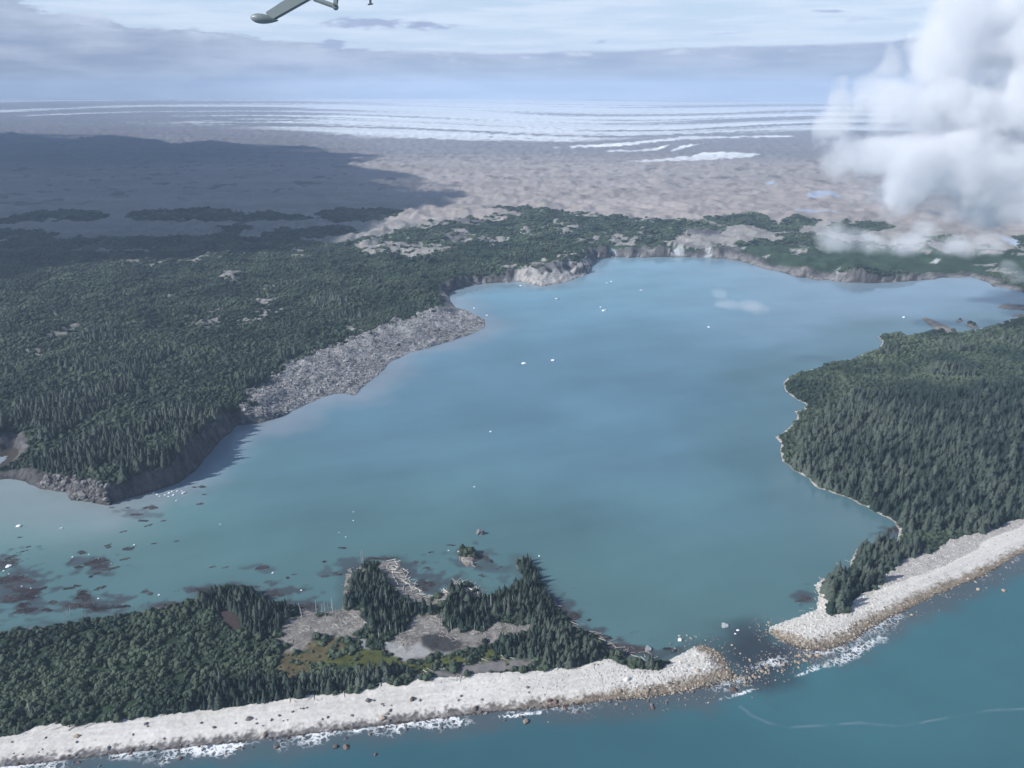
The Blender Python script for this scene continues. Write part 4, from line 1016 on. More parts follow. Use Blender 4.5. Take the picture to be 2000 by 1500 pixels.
for a in [(512, 1110, 18, 6), (635, 1124, 8, 3), (655, 1121, 14, 3), (415, 1107, 4, 2), (440, 1108, 5, 2), (671, 1070, 9, 2.5), (635, 1096, 8, 2), (813, 1098, 8, 3), (833, 1110, 9, 3), (842, 1078, 7, 2), (880, 1066, 12, 2), (945, 1092, 12, 7), (973, 1110, 7, 3), (940, 1125, 12, 3), (935, 1108, 8, 2.5), (960, 1096, 6, 4), (563, 1128, 4, 2), (575, 1122, 5, 1.5), (1150, 1211, 3, 2), (700, 1128, 8, 3)]:
    raft(*a, *G3)
raft(430, 1150, 60, 5, 'long dark brush raft against the lake shore of the spruce clump'); raft(525, 1160, 32, 7, 'dark brush raft right of the spruce clump on the left bar'); raft(330, 1180, 30, 6, 'brush line along the left bar shore below the alders')
raft(598, 1186, 26, 8, 'brush raft in the flooded bay with standing dead trunks'); raft(745, 1090, 36, 4, 'brush edge floating off the driftwood knob'); raft(830, 1140, 22, 12, 'brush floating in the cove right of the driftwood knob'); raft(1115, 1205, 20, 14, 'brush along the shaded shore of the hooked point', dens=1.3)
raft(1170, 1245, 28, 9, 'brown brush raft under the far end of the spruce stand', dens=1.3); raft(1235, 1272, 34, 12, 'big brown brush raft filling the corner beside the left bar tip', dens=1.3); raft(1200, 1262, 30, 9, 'brush raft off the end of the spruce stand', dens=1.2); raft(1310, 1268, 18, 4, 'thin brush line along the left bar tip')
raft(1572, 1168, 11, 8, 'brush clump in the water left of the right bar wood'); raft(1638, 1118, 12, 4, 'brush clump tucked against the right bar wood'); raft(1745, 1035, 12, 8, 'brush raft in the inner corner of the right shore'); raft(1560, 1175, 8, 3, 'thin scrap of brush off the right bar stones')

# ------------------------------------------------------------------ driftwood and standing dead trunks
def log_mesh(name, seed, m):
    r = random.Random(seed); V = []; Fs = []
    k = 6; pts = []
    bend = r.uniform(-.05, .05)
    for i in range(5):
        t = i / 4; pts.append((t - .5, bend * math.sin(t * 3.14), .03, .042 * (1 - .5 * t)))
    for (a, b, c, q) in pts:
        for j in range(k): V.append((a, b + q * math.cos(j * 6.283 / k), c + q * math.sin(j * 6.283 / k)))
    for i in range(4):
        for j in range(k): Fs.append((i * k + j, i * k + (j + 1) % k, (i + 1) * k + (j + 1) % k, (i + 1) * k + j))
    Fs.append(tuple(range(k))); Fs.append(tuple(4 * k + k - 1 - j for j in range(k)))
    for w in range(5):                      # root stubs
        a = r.uniform(0, 6.28); i = len(V); l = r.uniform(.05, .11)
        V += [(-.5, .02 * math.cos(a + .6), .03 + .02 * math.sin(a + .6)), (-.5, .02 * math.cos(a - .6), .03 + .02 * math.sin(a - .6)), (-.47, .018 * math.cos(a), .03 + .018 * math.sin(a)), (-.5 - l * .4, l * math.cos(a), .03 + l * math.sin(a) * .8)]
        Fs += [(i, i + 1, i + 3), (i + 1, i + 2, i + 3), (i + 2, i, i + 3)]
    return mesh_list(name, V, Fs, m)
LOG = [log_mesh('driftwood_log', 200 + i, M_DRIFT) for i in range(3)]; LOGD = [log_mesh('driftwood_log', 210 + i, M_DEAD) for i in range(3)]
n_logs = 0
def logs(pts, n, spread, size, label, group, dark=False, ang=None):
    """n logs strewn along a pixel path"""
    global n_logs
    q = np.array(pts, float); seg = np.hypot(*np.diff(q, axis=0).T); cum = np.concatenate([[0], np.cumsum(seg)])
    t = rng.random(n) * cum[-1]
    u = np.interp(t, cum, q[:, 0]) + rng.normal(0, spread, n); v = np.interp(t, cum, q[:, 1]) + rng.normal(0, spread * .6, n)
    G = gz_many(np.stack([u, v], 1))
    for i in range(n):
        l = size * random.uniform(.5, 1.5) * pxm(u[i], v[i])
        o = link(bpy.data.objects.new('driftwood_log', random.choice(LOGD if dark else LOG)))
        o.location = (G[i, 0], G[i, 1], G[i, 2] + l * .01 + random.uniform(0, .25)); w = l * random.uniform(.8, 1.3)
        o.scale = (l, w, w); o.rotation_euler = (random.uniform(0, .6), random.uniform(-.10, .10), (random.gauss(*ang) if ang else random.uniform(0, 6.28)))
        tag(o, label, 'driftwood log', group); n_logs += 1
logs([(752, 1102), (775, 1115), (790, 1140), (815, 1155)], 60, 8, 15, 'bleached log in the thick driftwood tangle along the lake side of the knob', 'logs in the knob tangle')
logs([(820, 1162), (850, 1168), (880, 1150)], 28, 5, 13, 'bleached log in the driftwood rim of the small cove', 'logs round the small cove')
logs([(890, 1136), (910, 1138), (945, 1158)], 22, 4, 14, 'bleached log on the driftwood rim right of the cove', 'logs on the rim right of the cove')
logs([(905, 1092), (918, 1100), (924, 1104)], 16, 5, 12, 'grey log heaped on the tiny wooded islet', 'logs on the tiny islet', True)
logs([(680, 1125), (690, 1115), (700, 1118)], 14, 5, 11, 'grey log on the left rim of the driftwood knob', 'logs on the left rim of the knob', True)
logs([(1085, 1185), (1110, 1212), (1150, 1240), (1210, 1262), (1250, 1280), (1280, 1288)], 46, 8, 15, 'weathered log in the brown brush along the shaded shore', 'logs in the shaded shore brush', True, (.0, .6))
logs([(90, 1421), (150, 1416), (250, 1406), (330, 1392)], 22, 5, 13, 'white log strewn at the edge of the bushes above the left beach', 'logs above the left beach', False, (.2, .5))
logs([(560, 1368), (640, 1362), (700, 1350)], 12, 4, 13, 'white log lying at the beach top in front of the spruce row', 'logs in front of the spruce row')
logs([(735, 1340), (760, 1325), (790, 1330), (795, 1312)], 18, 7, 14, 'large bleached log in the pile at the beach corner by the bushes', 'logs in the beach corner pile')
logs([(825, 1312), (850, 1308), (880, 1304), (920, 1292), (960, 1286), (1000, 1286)], 34, 4, 11, 'bleached log along the upper rim of the grey beach pool', 'logs along the grey pool', False, (-.6, .5))
logs([(850, 1326), (890, 1326), (930, 1322)], 14, 4, 11, 'bleached log between the grey pool and the white beach', 'logs below the grey pool')
logs([(1050, 1302), (1100, 1308), (1150, 1304), (1190, 1294)], 16, 4, 13, 'white log at the beach top below the tall spruce stand', 'logs below the spruce stand')
logs([(1195, 1292), (1230, 1288), (1262, 1288), (1280, 1285)], 10, 4, 14, 'white root-ended log at the driftwood corner of the left bar', 'logs at the bar corner')
q3 = [(752, 1100), (778, 1120), (800, 1152), (845, 1174), (880, 1152), (905, 1136), (950, 1160)]; q4 = [(678, 1140), (690, 1118), (705, 1112)]
q = [(560, 1240), (600, 1215), (660, 1220), (700, 1210), (640, 1240)], [(770, 1265), (800, 1230), (850, 1212), (900, 1238), (960, 1235), (1010, 1224)]
DWP = np.concatenate([np.stack([np.interp(t_, np.linspace(0, 1, len(q_)), [p[0] for p in q_]), np.interp(t_, np.linspace(0, 1, len(q_)), [p[1] for p in q_])], 1) + rng.normal(0, 1, (len(t_), 2)) * (15, 11) for q_, t_ in ((q[0], rng.random(420)), (q[1], rng.random(420)), (q3, rng.random(520)), (q4, rng.random(80)))])
G_ = gz_many(DWP); f = fields(G_[:, 0], G_[:, 1]); k = (f['veg'] == 0) & (f['sN'] > 0); m = k.sum(); L_ = rng.uniform(1.2, 5.5, m)
scatter('fallen_deadwood', LOGD, G_[k] + [0, 0, .05], np.stack([L_, L_ * 1.1, L_ * 1.1], 1), np.stack([rng.uniform(0, .6, m), rng.normal(0, .1, m), rng.uniform(0, 6.28, m)], 1), rng.integers(0, 3, m), np.zeros(m), 'grey fallen dead wood littering the mudflats and the rim of the wooded knob', 'dead wood')
logs([(1550, 1205), (1595, 1180), (1600, 1140), (1745, 1030), (1755, 1055)], 16, 4, 11, 'pale log on the lake side of the right bar', 'logs on the right bar lake side', True)
SN = [trunk_mesh('dead_trunk', M_DEAD, .030, 1.0, 9, 300 + i, lean=(i - 1.5) * .06) for i in range(4)]
def snags(pts, size, label, group):
    G = gz_many(pts)
    for (u, v), g in zip(pts, G):
        h = size * random.uniform(.7, 1.3) * pxm(u, v) / .78
        o = link(bpy.data.objects.new('dead_trunk', random.choice(SN))); o.location = g; w = h * random.uniform(.7, 1.1); o.scale = (w, w, h); o.rotation_euler = (random.gauss(0, .06), random.gauss(0, .06), random.uniform(0, 6.28))
        tag(o, label, 'dead tree', group)
snags([(629, 1200), (636, 1204), (643, 1203), (656, 1208), (590, 1205), (618, 1198), (650, 1196)], 22, 'grey standing dead trunk at the flooded edge of the left mudflat', 'dead trunks at the flooded edge')
snags([(682, 1190), (705, 1225), (745, 1222), (762, 1235), (774, 1240), (781, 1246), (787, 1238), (741, 1250), (727, 1252), (751, 1240), (800, 1195), (770, 1188), (755, 1180)], 20, 'pale standing dead trunk in front of the knob spruces by the right mudflat', 'dead trunks in front of the knob')
snags([(858, 1232), (864, 1222), (876, 1226), (925, 1240), (944, 1246), (946, 1232), (948, 1250), (952, 1205), (930, 1210), (985, 1200), (991, 1195), (1002, 1190), (910, 1200), (1014, 1245), (1022, 1200), (960, 1195), (1004, 1245), (882, 1236)], 22, 'pale standing dead trunk between the dark pool and the spruce stand', 'dead trunks by the dark pool')
snags([(133, 1213), (129, 1205), (170, 1206), (137, 1200), (235, 1203)], 20, 'bare grey trunk standing in the flooded brush at the left bar shore', 'bare trunks in the left shallows')
snags([(709, 1095), (706, 1097)], 18, 'grey dead trunk at the very top of the driftwood knob', 'dead trunks at the knob top')
snags([(1200, 1286), (1208, 1284), (1269, 1290)], 14, 'short pale snag in the brush corner beside the left bar tip', 'snags in the brush corner')
snags([(60, 1398), (72, 1396)], 24, 'bare grey treetop among the big alders at lower left', 'bare treetops at lower left')

# fallen timber and blocks covering the rubble slope: too many to count
x, y = unproj(*[np.concatenate([rng.uniform(460, 960, 60000)]), rng.uniform(595, 835, 60000)], 8)
x2, y2 = unproj(rng.uniform(-10, 215, 5000), rng.uniform(930, 990, 5000), 5)
x = np.concatenate([x, x2]); y = np.concatenate([y, y2])
f = fields(x, y); tipb = (f['gx'] < 230) & (f['sL'] > .3) & (f['sL'] < 13) & (f['r'] < 900)
k = ((f['sD'] > 1) & (f['sL'] > 1)) | (tipb & (rng.random(len(x)) < .35))
TW = [log_mesh('fallen_timber', 230, M_RUB), rock_mesh('rubble_block', 231, M_GREYR, .8, sub=1), rock_mesh('rubble_block', 232, M_RUB, .7, sub=1)]
m = k.sum(); pk = rng.choice([0, 1, 2], m, p=[.62, .26, .12]); L_ = rng.uniform(2.5, 8.5, m)
pk = np.where(tipb[k], 1, pk)
S = np.where((pk == 0)[:, None], np.stack([L_, L_ * 1.3, L_ * 1.3], 1), (rng.lognormal(-.1, .55, m) * np.where(tipb[k], 2.2, 1))[:, None] * np.ones((m, 3)) * .9)
rot = np.stack([rng.normal(0, .2, m), rng.normal(0, .18, m), rng.uniform(0, 6.28, m)], 1)
scatter('rubble', TW, np.stack([x[k], y[k], f['z'][k] + .1], 1), S, rot, pk, np.zeros(m), 'grey rubble and fallen timber covering the slumped slope above the lake', 'rubble')

# ------------------------------------------------------------------ aircraft wing parts over the window
wing = link(bpy.data.objects.new('aircraft_wing', None)); D0 = 6.0
def cam_pt(px, py, d):
    u = (px - CX) / FPX * d; v = (CY - py) / FPX * d
    return Vector((u, CP * d + v * SP, H - SP * d + v * CP))
wing.location = cam_pt(600, -60, D0)
tag(wing, 'underside fittings of the aircraft wing hanging in at the top left', 'aircraft')
def wing_part(name, bm, m, parent=None, smooth=True):
    me = bpy.data.meshes.new(name); bm.to_mesh(me); bm.free(); me.materials.append(m)
    if smooth: me.polygons.foreach_set('use_smooth', [True] * len(me.polygons))
    o = link(bpy.data.objects.new(name, me)); o.parent = parent or wing
    o.matrix_parent_inverse = Matrix.Translation(-wing.location); return o
up = Vector((0, SP, CP)); rt = Vector((1, 0, 0)); fw = Vector((0, CP, -SP))
# tear-drop weight: lathe about its long axis
def teardrop():
    bm = bmesh.new(); a = cam_pt(489, 34, D0); b = cam_pt(544, 40.5, D0); ax = b - a; L = ax.length; d = ax.normalized(); p = (up - d * up.dot(d)).normalized(); q = d.cross(p)
    prof = [(0, 0), (.012, .22), (.04, .42), (.09, .64), (.17, .85), (.28, .98), (.38, 1.0), (.5, .95), (.63, .8), (.76, .58), (.88, .33), (.96, .14), (1, .03)]
    rm = L * .165; rings = []
    for t, r_ in prof:
        rings.append([bm.verts.new(a + d * (L * t) + (p * math.cos(j * math.pi / 10) + q * math.sin(j * math.pi / 10)) * (rm * r_ + 1e-4)) for j in range(20)])
    for i in range(len(rings) - 1):
        for j in range(20): bm.faces.new((rings[i][j], rings[i][(j + 1) % 20], rings[i + 1][(j + 1) % 20], rings[i + 1][j]))
    bm.faces.new(rings[0][::-1]); bm.faces.new(rings[-1]); bmesh.ops.recalc_face_normals(bm, faces=bm.faces); return bm
wing_part('balance_weight', teardrop(), M_PAINT)
def slab(p0, p1, w0, w1, th, d=D0, bev=.006):
    """flat bar between two pixels, width in pixels"""
    bm = bmesh.new(); a = cam_pt(*p0, d); b = cam_pt(*p1, d); ax = (b - a).normalized(); s = (up - ax * up.dot(ax)).normalized() if abs(ax.dot(up)) < .99 else rt
    s = ax.cross(fw).normalized()
    k = d / FPX; vs = []
    for c, w in ((a, w0), (b, w1)):
        for e, g in ((-1, -1), (1, -1), (1, 1), (-1, 1)): vs.append(bm.verts.new(c + s * (e * w * k * .5) + fw * (g * th * .5)))
    for f_ in ((0, 1, 2, 3), (7, 6, 5, 4), (0, 4, 5, 1), (1, 5, 6, 2), (2, 6, 7, 3), (3, 7, 4, 0)): bm.faces.new([vs[i] for i in f_])
    bmesh.ops.recalc_face_normals(bm, faces=bm.faces)
    bmesh.ops.bevel(bm, geom=list(bm.edges), offset=bev, segments=2, affect='EDGES'); return bm
wing_part('balance_arm', slab((524, 34), (660, -48), 20.5, 30, .03), M_PAINT, smooth=False)
wing_part('hinge_link', slab((612, -3), (657, 13.5), 8.5, 8, .028), M_PAINT, smooth=False)
wing_part('hinge_post', slab((655, 15), (660, -60), 7.5, 16, .024, D0 + .031), M_PAINT, smooth=False)
wing_part('hinge_lug', slab((596, -60), (616, 0), 14, 9, .022, D0 + .030), M_PAINT, smooth=False)
def disc(px, py, r_, th, d, ax=None):
    bm = bmesh.new(); c = cam_pt(px, py, d); k = r_ * d / FPX
    mt = Matrix.Translation(c) @ fw.to_track_quat('Z', 'Y').to_matrix().to_4x4()
    bmesh.ops.create_cone(bm, cap_ends=True, segments=20, radius1=k, radius2=k, depth=th, matrix=mt); return bm
wing_part('hinge_pin', disc(655, 12.5, 5.6, .036, D0 - .002), M_PAINT, smooth=False); wing_part('bolt', disc(654.5, 12, 2.6, .046, D0 - .004), M_BOLT, smooth=False)
wing_part('probe', slab((723.5, 8), (721, -60), 4, 9, .012, D0, .002), M_BOLT, smooth=False)
wing_part('probe_foot', slab((718.5, 9), (728.5, 7.6), 1.4, 1.4, .012, D0 + .014, .0005), M_BOLT, smooth=False)
def wing_panel():
    bm = bmesh.new(); rings = []
    for yy, zz in ((1.2, 1.55), (4.0, 1.78), (9.5, 2.3)):
        pr = []
        for t in np.linspace(0, 1, 12): pr.append((t, .05 * math.sin(math.pi * t ** .6) + .0))
        low = [(t, 0.) for t in np.linspace(1, 0, 8)[1:-1]]
        rings.append([bm.verts.new((-2.45 + 1.9 * t, yy, H + zz + h * 2.4)) for t, h in pr + low])
    n_ = len(rings[0])
    for i in range(2):
        for j in range(n_): bm.faces.new((rings[i][j], rings[i][(j + 1) % n_], rings[i + 1][(j + 1) % n_], rings[i + 1][j]))
    bm.faces.new(rings[0][::-1]); bm.faces.new(rings[-1]); bmesh.ops.recalc_face_normals(bm, faces=bm.faces); return bm
wing_part('wing_panel', wing_panel(), M_PAINT, smooth=False)

# ------------------------------------------------------------------ light
SUN_EL = R(34); LX, LY = .95, .31
_n = math.hypot(LX, LY); LX /= _n; LY /= _n
ld = Vector((LX * math.cos(SUN_EL), LY * math.cos(SUN_EL), -math.sin(SUN_EL)))
sl = bpy.data.lights.new('sun', 'SUN'); sl.energy = 5.0; sl.angle = R(.53); sl.color = (1, .965, .92)
so = link(bpy.data.objects.new('sun', sl)); so.rotation_euler = ld.to_track_quat('-Z', 'Y').to_euler(); so.location = (0, 0, 3000)

# ------------------------------------------------------------------ clouds
def cloud_blobs(L):
    """(px, py, depth, rx_px, ry_px, rz_factor) -> centre, radii in metres"""
    out = []
    for px, py, d, rx, ry, rz in L:
        c = cam_pt(px, py, d); out.append((c, Vector((rx * d / FPX, max(rx, ry) * d / FPX * rz, ry * d / FPX))))
    return out
def ico_union(name, blobs, grow, vox):
    bm = bmesh.new()
    for c, r_ in blobs:
        bmesh.ops.create_icosphere(bm, subdivisions=3, radius=1, matrix=Matrix.Translation(c) @ Matrix.Diagonal((r_.x * grow, r_.y * grow, r_.z * grow, 1)))
    me = bpy.data.meshes.new(name); bm.to_mesh(me); bm.free()
    o = link(bpy.data.objects.new(name, me)); md = o.modifiers.new('merge', 'REMESH'); md.mode = 'VOXEL'; md.voxel_size = vox
    dg = bpy.context.evaluated_depsgraph_get(); me2 = bpy.data.meshes.new_from_object(o.evaluated_get(dg)); o.modifiers.clear(); o.data = me2; me2.name = name
    return o
def b_cloud(blobs, dens, nsc, namp, cut, albedo=(.94, .955, .98), soft=.35, aniso=-.05, warp=60.):
    def b(nt, out):
        lk = nt.links
        geo = N(nt, 'ShaderNodeNewGeometry'); P = geo.outputs['Position']
        wn_ = N(nt, 'ShaderNodeTexNoise'); wn_.inputs['Scale'].default_value = nsc * .6; wn_.inputs['Detail'].default_value = 3; lk.new(P, wn_.inputs['Vector'])
        wo = N(nt, 'ShaderNodeVectorMath', operation='SUBTRACT'); lk.new(wn_.outputs['Color'], wo.inputs[0]); wo.inputs[1].default_value = (.5, .5, .5)
        wk = N(nt, 'ShaderNodeVectorMath', operation='SCALE'); lk.new(wo.outputs[0], wk.inputs[0]); wk.inputs['Scale'].default_value = warp
        wp = N(nt, 'ShaderNodeVectorMath', operation='ADD'); lk.new(P, wp.inputs[0]); lk.new(wk.outputs[0], wp.inputs[1])
        best = None
        for c, r_ in blobs:
            s = N(nt, 'ShaderNodeVectorMath', operation='SUBTRACT'); lk.new(wp.outputs[0], s.inputs[0]); s.inputs[1].default_value = c
            m_ = N(nt, 'ShaderNodeVectorMath', operation='MULTIPLY'); lk.new(s.outputs[0], m_.inputs[0]); m_.inputs[1].default_value = (1 / r_.x, 1 / r_.y, 1 / r_.z)
            l_ = N(nt, 'ShaderNodeVectorMath', operation='LENGTH'); lk.new(m_.outputs[0], l_.inputs[0])
            v = math_(nt, 'SUBTRACT', 1.0, l_.outputs['Value'])
            best = v if best is None else math_(nt, 'SMOOTH_MAX', best, v, .12)
        n1 = noise(nt, nsc, 7, .64, P)
        v = math_(nt, 'MULTIPLY_ADD', math_(nt, 'SUBTRACT', n1, .5), namp, best)
        d_ = ramp(nt, v, cut, cut + soft, 0., dens)
        pv = N(nt, 'ShaderNodeVolumePrincipled'); pv.inputs['Color'].default_value = (*albedo, 1); pv.inputs['Anisotropy'].default_value = aniso
        lk.new(d_, pv.inputs['Density']); lk.new(pv.outputs[0], out.inputs['Volume'])
    return b
def cloud(name, L, dens, nsc, namp, cut, label, vox=14, soft=.35, grow=1.4, warp=60.):
    bl_ = cloud_blobs(L); o = ico_union(name, bl_, grow, vox); o.data.materials.clear(); o.data.materials.append(mat('cloud_vapour', b_cloud(bl_, dens, nsc, namp, cut, soft=soft, warp=warp)))
    tag(o, label, 'cloud'); return o
DC = 1350
cloud('cloud', [(1650, 225, DC, 52, 60, 1), (1690, 300, DC, 78, 70, 1), (1735, 190, DC, 55, 75, 1), (1770, 330, DC, 110, 95, 1), (1800, 220, DC, 90, 90, 1), (1870, 350, DC, 140, 95, 1), (1850, 110, DC, 90, 100, 1), (1880, 210, DC, 120, 110, 1),
    (1975, 370, DC, 150, 95, 1), (1990, 220, DC, 150, 140, 1), (1980, 70, DC, 140, 110, 1), (1870, 30, DC, 70, 70, 1), (2060, 250, DC, 120, 190, 1), (1740, 120, DC, 35, 40, 1)],
    0.023, .0125, 2.2, .10, 'towering white billowing cloud drifting in from the right side', 14, .40, 1.3, 120.)
cloud('cloud', [(1640, 462, DC - 60, 52, 34, 1), (1700, 470, DC - 60, 60, 26, 1), (1770, 474, DC - 60, 62, 32, 1), (1810, 450, DC - 60, 34, 40, 1), (1870, 484, DC - 60, 60, 26, 1), (1925, 478, DC - 60, 40, 26, 1)],
    .020, .018, 2.1, .14, 'low torn white cloud hanging over the woods under the big cloud', 7, .6, 1.4, 50.)
cloud('cloud', [(1420, 598, 1150, 42, 12, 1), (1462, 600, 1150, 48, 15, 1), (1400, 575, 1150, 22, 16, 1)], .014, .024, 1.4, .1, 'small thin wisp of cloud low over the far lake', 4, .6, 1.4, 22.)
cloud('cloud', [(1962, 528, DC, 22, 20, 1), (1990, 540, DC, 26, 18, 1)], .012, .02, 1.0, .05, 'small grey cloud puff by the dark wood at the right edge', 5, .5)

# cloud deck outside the frame whose shadow lies on the left moraine
def deck():
    z0, th = 1500., 45.
    sh = [(-900, 300), (-300, 262), (-100, 271), (20, 262), (90, 270), (140, 273), (200, 265), (290, 272), (330, 281), (400, 274), (450, 279), (500, 288), (570, 284), (620, 290), (540, 294), (640, 298), (735, 303), (668, 308), (705, 314), (660, 320), (700, 330), (772, 338), (800, 345), (735, 349), (690, 354), (745, 362), (800, 370), (730, 374), (800, 376), (892, 377), (885, 385), (850, 390), (862, 398), (790, 408),
          (768, 415), (740, 424), (700, 440), (690, 450), (655, 462), (600, 478), (545, 490), (470, 496), (400, 501), (330, 505), (250, 507), (180, 508), (110, 514), (50, 528), (0, 540), (-200, 552), (-900, 580)]
    P = outline(sh, z=14, seed=55, jit=1.2, step=10)
    k = (z0 - 14) / math.tan(SUN_EL)
    P = P - np.array([LX * k, LY * k])
    bm = bmesh.new()
    a = [bm.verts.new((p[0], p[1], z0)) for p in P]; f_ = bm.faces.new(a)
    c = [bm.verts.new((p[0], p[1], z0 + th)) for p in P]; bm.faces.new(c[::-1])
    for i in range(len(a)): bm.faces.new((a[i], c[i], c[(i + 1) % len(a)], a[(i + 1) % len(a)]))
    bmesh.ops.triangulate(bm, faces=[q for q in bm.faces if len(q.verts) > 4]); bmesh.ops.recalc_face_normals(bm, faces=bm.faces)
    me = bpy.data.meshes.new('cloud_deck'); bm.to_mesh(me); bm.free()
    def b(nt, out):
        pv = N(nt, 'ShaderNodeVolumePrincipled'); pv.inputs['Color'].default_value = (.97, .98, 1, 1); pv.inputs['Density'].default_value = .085; nt.links.new(pv.outputs[0], out.inputs['Volume'])
    me.materials.append(mat('deck_vapour', b)); o = link(bpy.data.objects.new('cloud_deck', me)); tag(o, 'flat cloud layer high over the left moraine, shading it', 'cloud', kind='stuff')
deck()

# ------------------------------------------------------------------ haze
def haze():
    bm = bmesh.new(); x0, x1, y0, y1, z0, z1 = -26000, 26000, -300, 24500, -7, 660
    vs = [bm.verts.new(p) for p in ((x0, y0, z0), (x1, y0, z0), (x1, y1, z0), (x0, y1, z0), (x0, y0, z1), (x1, y0, z1), (x1, y1, z1), (x0, y1, z1))]
    for f_ in ((3, 2, 1, 0), (4, 5, 6, 7), (0, 1, 5, 4), (1, 2, 6, 5), (2, 3, 7, 6), (3, 0, 4, 7)): bm.faces.new([vs[i] for i in f_])
    me = bpy.data.meshes.new('haze'); bm.to_mesh(me); bm.free()
    def b(nt, out):
        pv = N(nt, 'ShaderNodeVolumePrincipled'); pv.inputs['Color'].default_value = (.60, .755, .985, 1); pv.inputs['Density'].default_value = 6.6e-5; nt.links.new(pv.outputs[0], out.inputs['Volume'])
    me.materials.append(mat('blue_air', b)); o = link(bpy.data.objects.new('haze', me)); o.display_type = 'WIRE'
    tag(o, 'thin blue air haze over the whole landscape', 'haze', kind='stuff')
haze()

# ------------------------------------------------------------------ sky
def sky():
    w = bpy.data.worlds.new('World'); scn.world = w; w.use_nodes = True
    nt = w.node_tree; nt.nodes.clear(); lk = nt.links
    out = nt.nodes.new('ShaderNodeOutputWorld'); bg = nt.nodes.new('ShaderNodeBackground'); lk.new(bg.outputs[0], out.inputs[0])
    st = nt.nodes.new('ShaderNodeTexSky'); st.sky_type = 'NISHITA'; st.sun_disc = False; st.sun_elevation = SUN_EL; st.sun_rotation = math.atan2(-LX, -LY) % (2 * math.pi)
    st.altitude = 400; st.air_density = 1.0; st.dust_density = .6; st.ozone_density = 1.5
    tc = nt.nodes.new('ShaderNodeTexCoord'); sp = nt.nodes.new('ShaderNodeSeparateXYZ'); lk.new(tc.outputs['Generated'], sp.inputs[0])
    el = math_(nt, 'MULTIPLY', math_(nt, 'ARCSINE', sp.outputs[2]), 57.2958)          # degrees above the horizon
    az = math_(nt, 'MULTIPLY', math_(nt, 'ARCTAN2', sp.outputs[0], sp.outputs[1]), 57.2958)
    cv = nt.nodes.new('ShaderNodeCombineXYZ'); lk.new(az, cv.inputs[0]); lk.new(math_(nt, 'MULTIPLY', el, 4.), cv.inputs[1])
    n1 = noise(nt, .09, 5, .6, cv.outputs[0]); n2 = noise(nt, .32, 5, .6, cv.outputs[0])
    cv2 = nt.nodes.new('ShaderNodeCombineXYZ'); lk.new(math_(nt, 'MULTIPLY', az, .25), cv2.inputs[0]); lk.new(math_(nt, 'MULTIPLY', el, 3.), cv2.inputs[1]); n3 = noise(nt, .5, 4, .55, cv2.outputs[0])
    # strength 0.1 sky plus high thin white veil
    sky_ = N(nt, 'ShaderNodeVectorMath', operation='SCALE'); sky_.inputs['Scale'].default_value = 1.0; lk.new(st.outputs[0], sky_.inputs[0])
    K = 10.0  # the Background below is at 0.1
    def c(r_, g, b_): return (r_ * K, g * K, b_ * K)
    veil = math_(nt, 'MULTIPLY', ramp(nt, el, 7., 15., .95, .04), ramp(nt, n3, .3, .7, .85, 1.0), clamp=True)
    vc = mixc(nt, ramp(nt, n3, .35, .65), c(.52, .65, .83), c(.63, .73, .87))
    cur = mixc(nt, veil, sky_.outputs[0], vc)
    # low bank of cloud: its top edge over azimuth
    fc = nt.nodes.new('ShaderNodeFloatCurve'); cm = fc.mapping.curves[0]
    lk.new(ramp(nt, az, -60, 60, 0, 1, False), fc.inputs['Value'])
    prof = [(-60, 8), (-40, 7.2), (-33.5, 6.6), (-31, 5.4), (-28, 4.4), (-24, 4.0), (-18, 3.5), (-13, 3.0), (-9, 2.75), (0, 2.55), (6, 2.7), (14, 2.9), (24, 3.0), (34, 4.2), (60, 5)]
    while len(cm.points) < len(prof): cm.points.new(.5, .5)
    for p, (a, e) in zip(cm.points, prof): p.location = ((a + 60) / 120, e / 10); p.handle_type = 'VECTOR'
    fc.mapping.update()
    top = math_(nt, 'MULTIPLY', fc.outputs[0], 10.)
    bump = math_(nt, 'MULTIPLY', math_(nt, 'SUBTRACT', n2, .5), ramp(nt, az, -12, -6, 2.2, .45))
    edge = math_(nt, 'SUBTRACT', math_(nt, 'ADD', top, bump), el)
    inb = ramp(nt, edge, -.06, .22)
    lob = math_(nt, 'MULTIPLY', ramp(nt, n2, .52, .66), ramp(nt, edge, .1, 1.3, 1., 0.))
    bc = mixc(nt, ramp(nt, el, .3, 2.4), c(.245, .33, .44), c(.32, .395, .53))
    bc = mixc(nt, math_(nt, 'MULTIPLY', ramp(nt, n3, .35, .65), .55), bc, c(.44, .51, .67))
    cv3 = nt.nodes.new('ShaderNodeCombineXYZ'); lk.new(az, cv3.inputs[0]); lk.new(math_(nt, 'MULTIPLY', el, 5.), cv3.inputs[1]); n4 = noise(nt, .16, 5, .6, cv3.outputs[0])
    bc = mixc(nt, math_(nt, 'MULTIPLY', ramp(nt, n4, .42, .68), ramp(nt, az, -8, 2, .85, .45)), bc, c(.49, .56, .71))
    bc = mixc(nt, math_(nt, 'MULTIPLY', ramp(nt, n4, .48, .32), .5), bc, c(.255, .325, .53))
    bc = mixc(nt, math_(nt, 'MULTIPLY', lob, .75), bc, c(.62, .69, .81))
    dark = math_(nt, 'MULTIPLY', ramp(nt, az, -30, -36, 0, 1), ramp(nt, el, 3.5, 5.5)); bc = mixc(nt, math_(nt, 'MULTIPLY', dark, .7), bc, c(.27, .345, .55))
    cur = mixc(nt, inb, cur, bc)
    n5 = noise(nt, .75, 5, .62, cv.outputs[0])
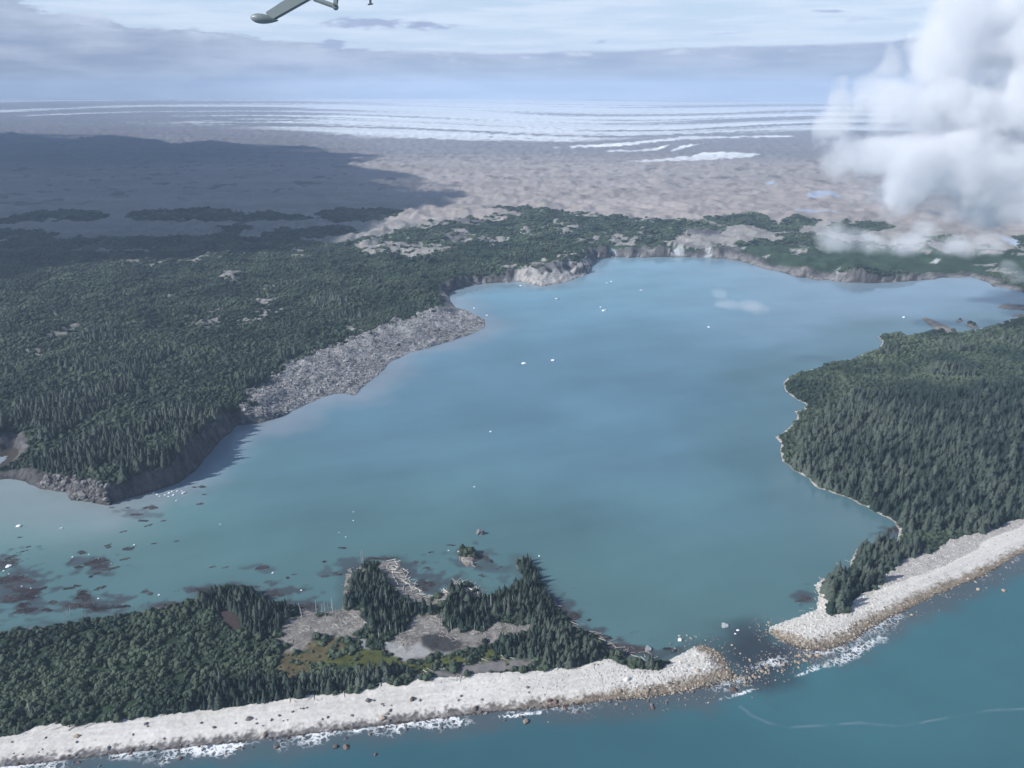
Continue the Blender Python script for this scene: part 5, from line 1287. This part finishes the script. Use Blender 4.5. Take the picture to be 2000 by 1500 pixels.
    # small dark streaks of cloud above the bank
    def streak(a0, e0, wa_, we, col_, amt):
        nonlocal cur
        dx = math_(nt, 'DIVIDE', math_(nt, 'SUBTRACT', az, a0), wa_); dy = math_(nt, 'DIVIDE', math_(nt, 'SUBTRACT', math_(nt, 'ADD', el, math_(nt, 'MULTIPLY', math_(nt, 'SUBTRACT', n2, .5), .9)), e0), we)
        d = math_(nt, 'SQRT', math_(nt, 'ADD', math_(nt, 'MULTIPLY', dx, dx), math_(nt, 'MULTIPLY', dy, dy)))
        d = math_(nt, 'ADD', d, math_(nt, 'MULTIPLY', math_(nt, 'SUBTRACT', n5, .5), 2.6))
        cur = mixc(nt, ramp(nt, d, 1.05, .2, 0, amt), cur, c(*col_))
    streak(-9.2, 4.30, 4.0, .36, (.34, .41, .60), 1.); streak(-5.8, 4.15, 2.2, .34, (.33, .40, .59), 1.)
    streak(20.5, 4.75, 1.3, .13, (.39, .47, .66), .9); streak(5.9, 3.2, .8, .12, (.39, .47, .66), .8); streak(14.3, 3.55, 2.0, .1, (.48, .57, .78), .7); streak(23.0, 4.2, 2.2, .12, (.5, .58, .78), .7); streak(-12.2, 2.98, 1.6, .28, (.33, .40, .59), 1.)
    # below the horizon (never seen; keeps the light there soft)
    cur = mixc(nt, ramp(nt, el, -1.0, -4.0), cur, c(.22, .28, .34))
    lk.new(cur, bg.inputs[0]); bg.inputs[1].default_value = .1
sky()

# ------------------------------------------------------------------ camera and render
cd = bpy.data.cameras.new('camera'); cd.sensor_width = 36; cd.lens = 36 * FPX / 2000; cd.clip_start = .1; cd.clip_end = 100000
co = link(bpy.data.objects.new('camera', cd)); co.location = (0, 0, H); co.rotation_euler = (math.pi / 2 - PITCH, 0, 0); scn.camera = co
scn.render.engine = 'CYCLES'
scn.view_settings.view_transform = 'Standard'; scn.view_settings.look = 'None'; scn.view_settings.exposure = 0.22; scn.view_settings.gamma = 1.0
cy = scn.cycles; cy.use_denoising = True; cy.denoiser = 'OPENIMAGEDENOISE'; cy.volume_bounces = 6; cy.max_bounces = 12; cy.diffuse_bounces = 3; cy.glossy_bounces = 3; cy.transparent_max_bounces = 8
cy.volume_step_rate = .10; cy.volume_max_steps = 1024; cy.use_adaptive_sampling = True; cy.adaptive_threshold = .03
cy.sample_clamp_indirect = 6
print('counts', len(con), len(shr), n_logs, len(scn.objects))
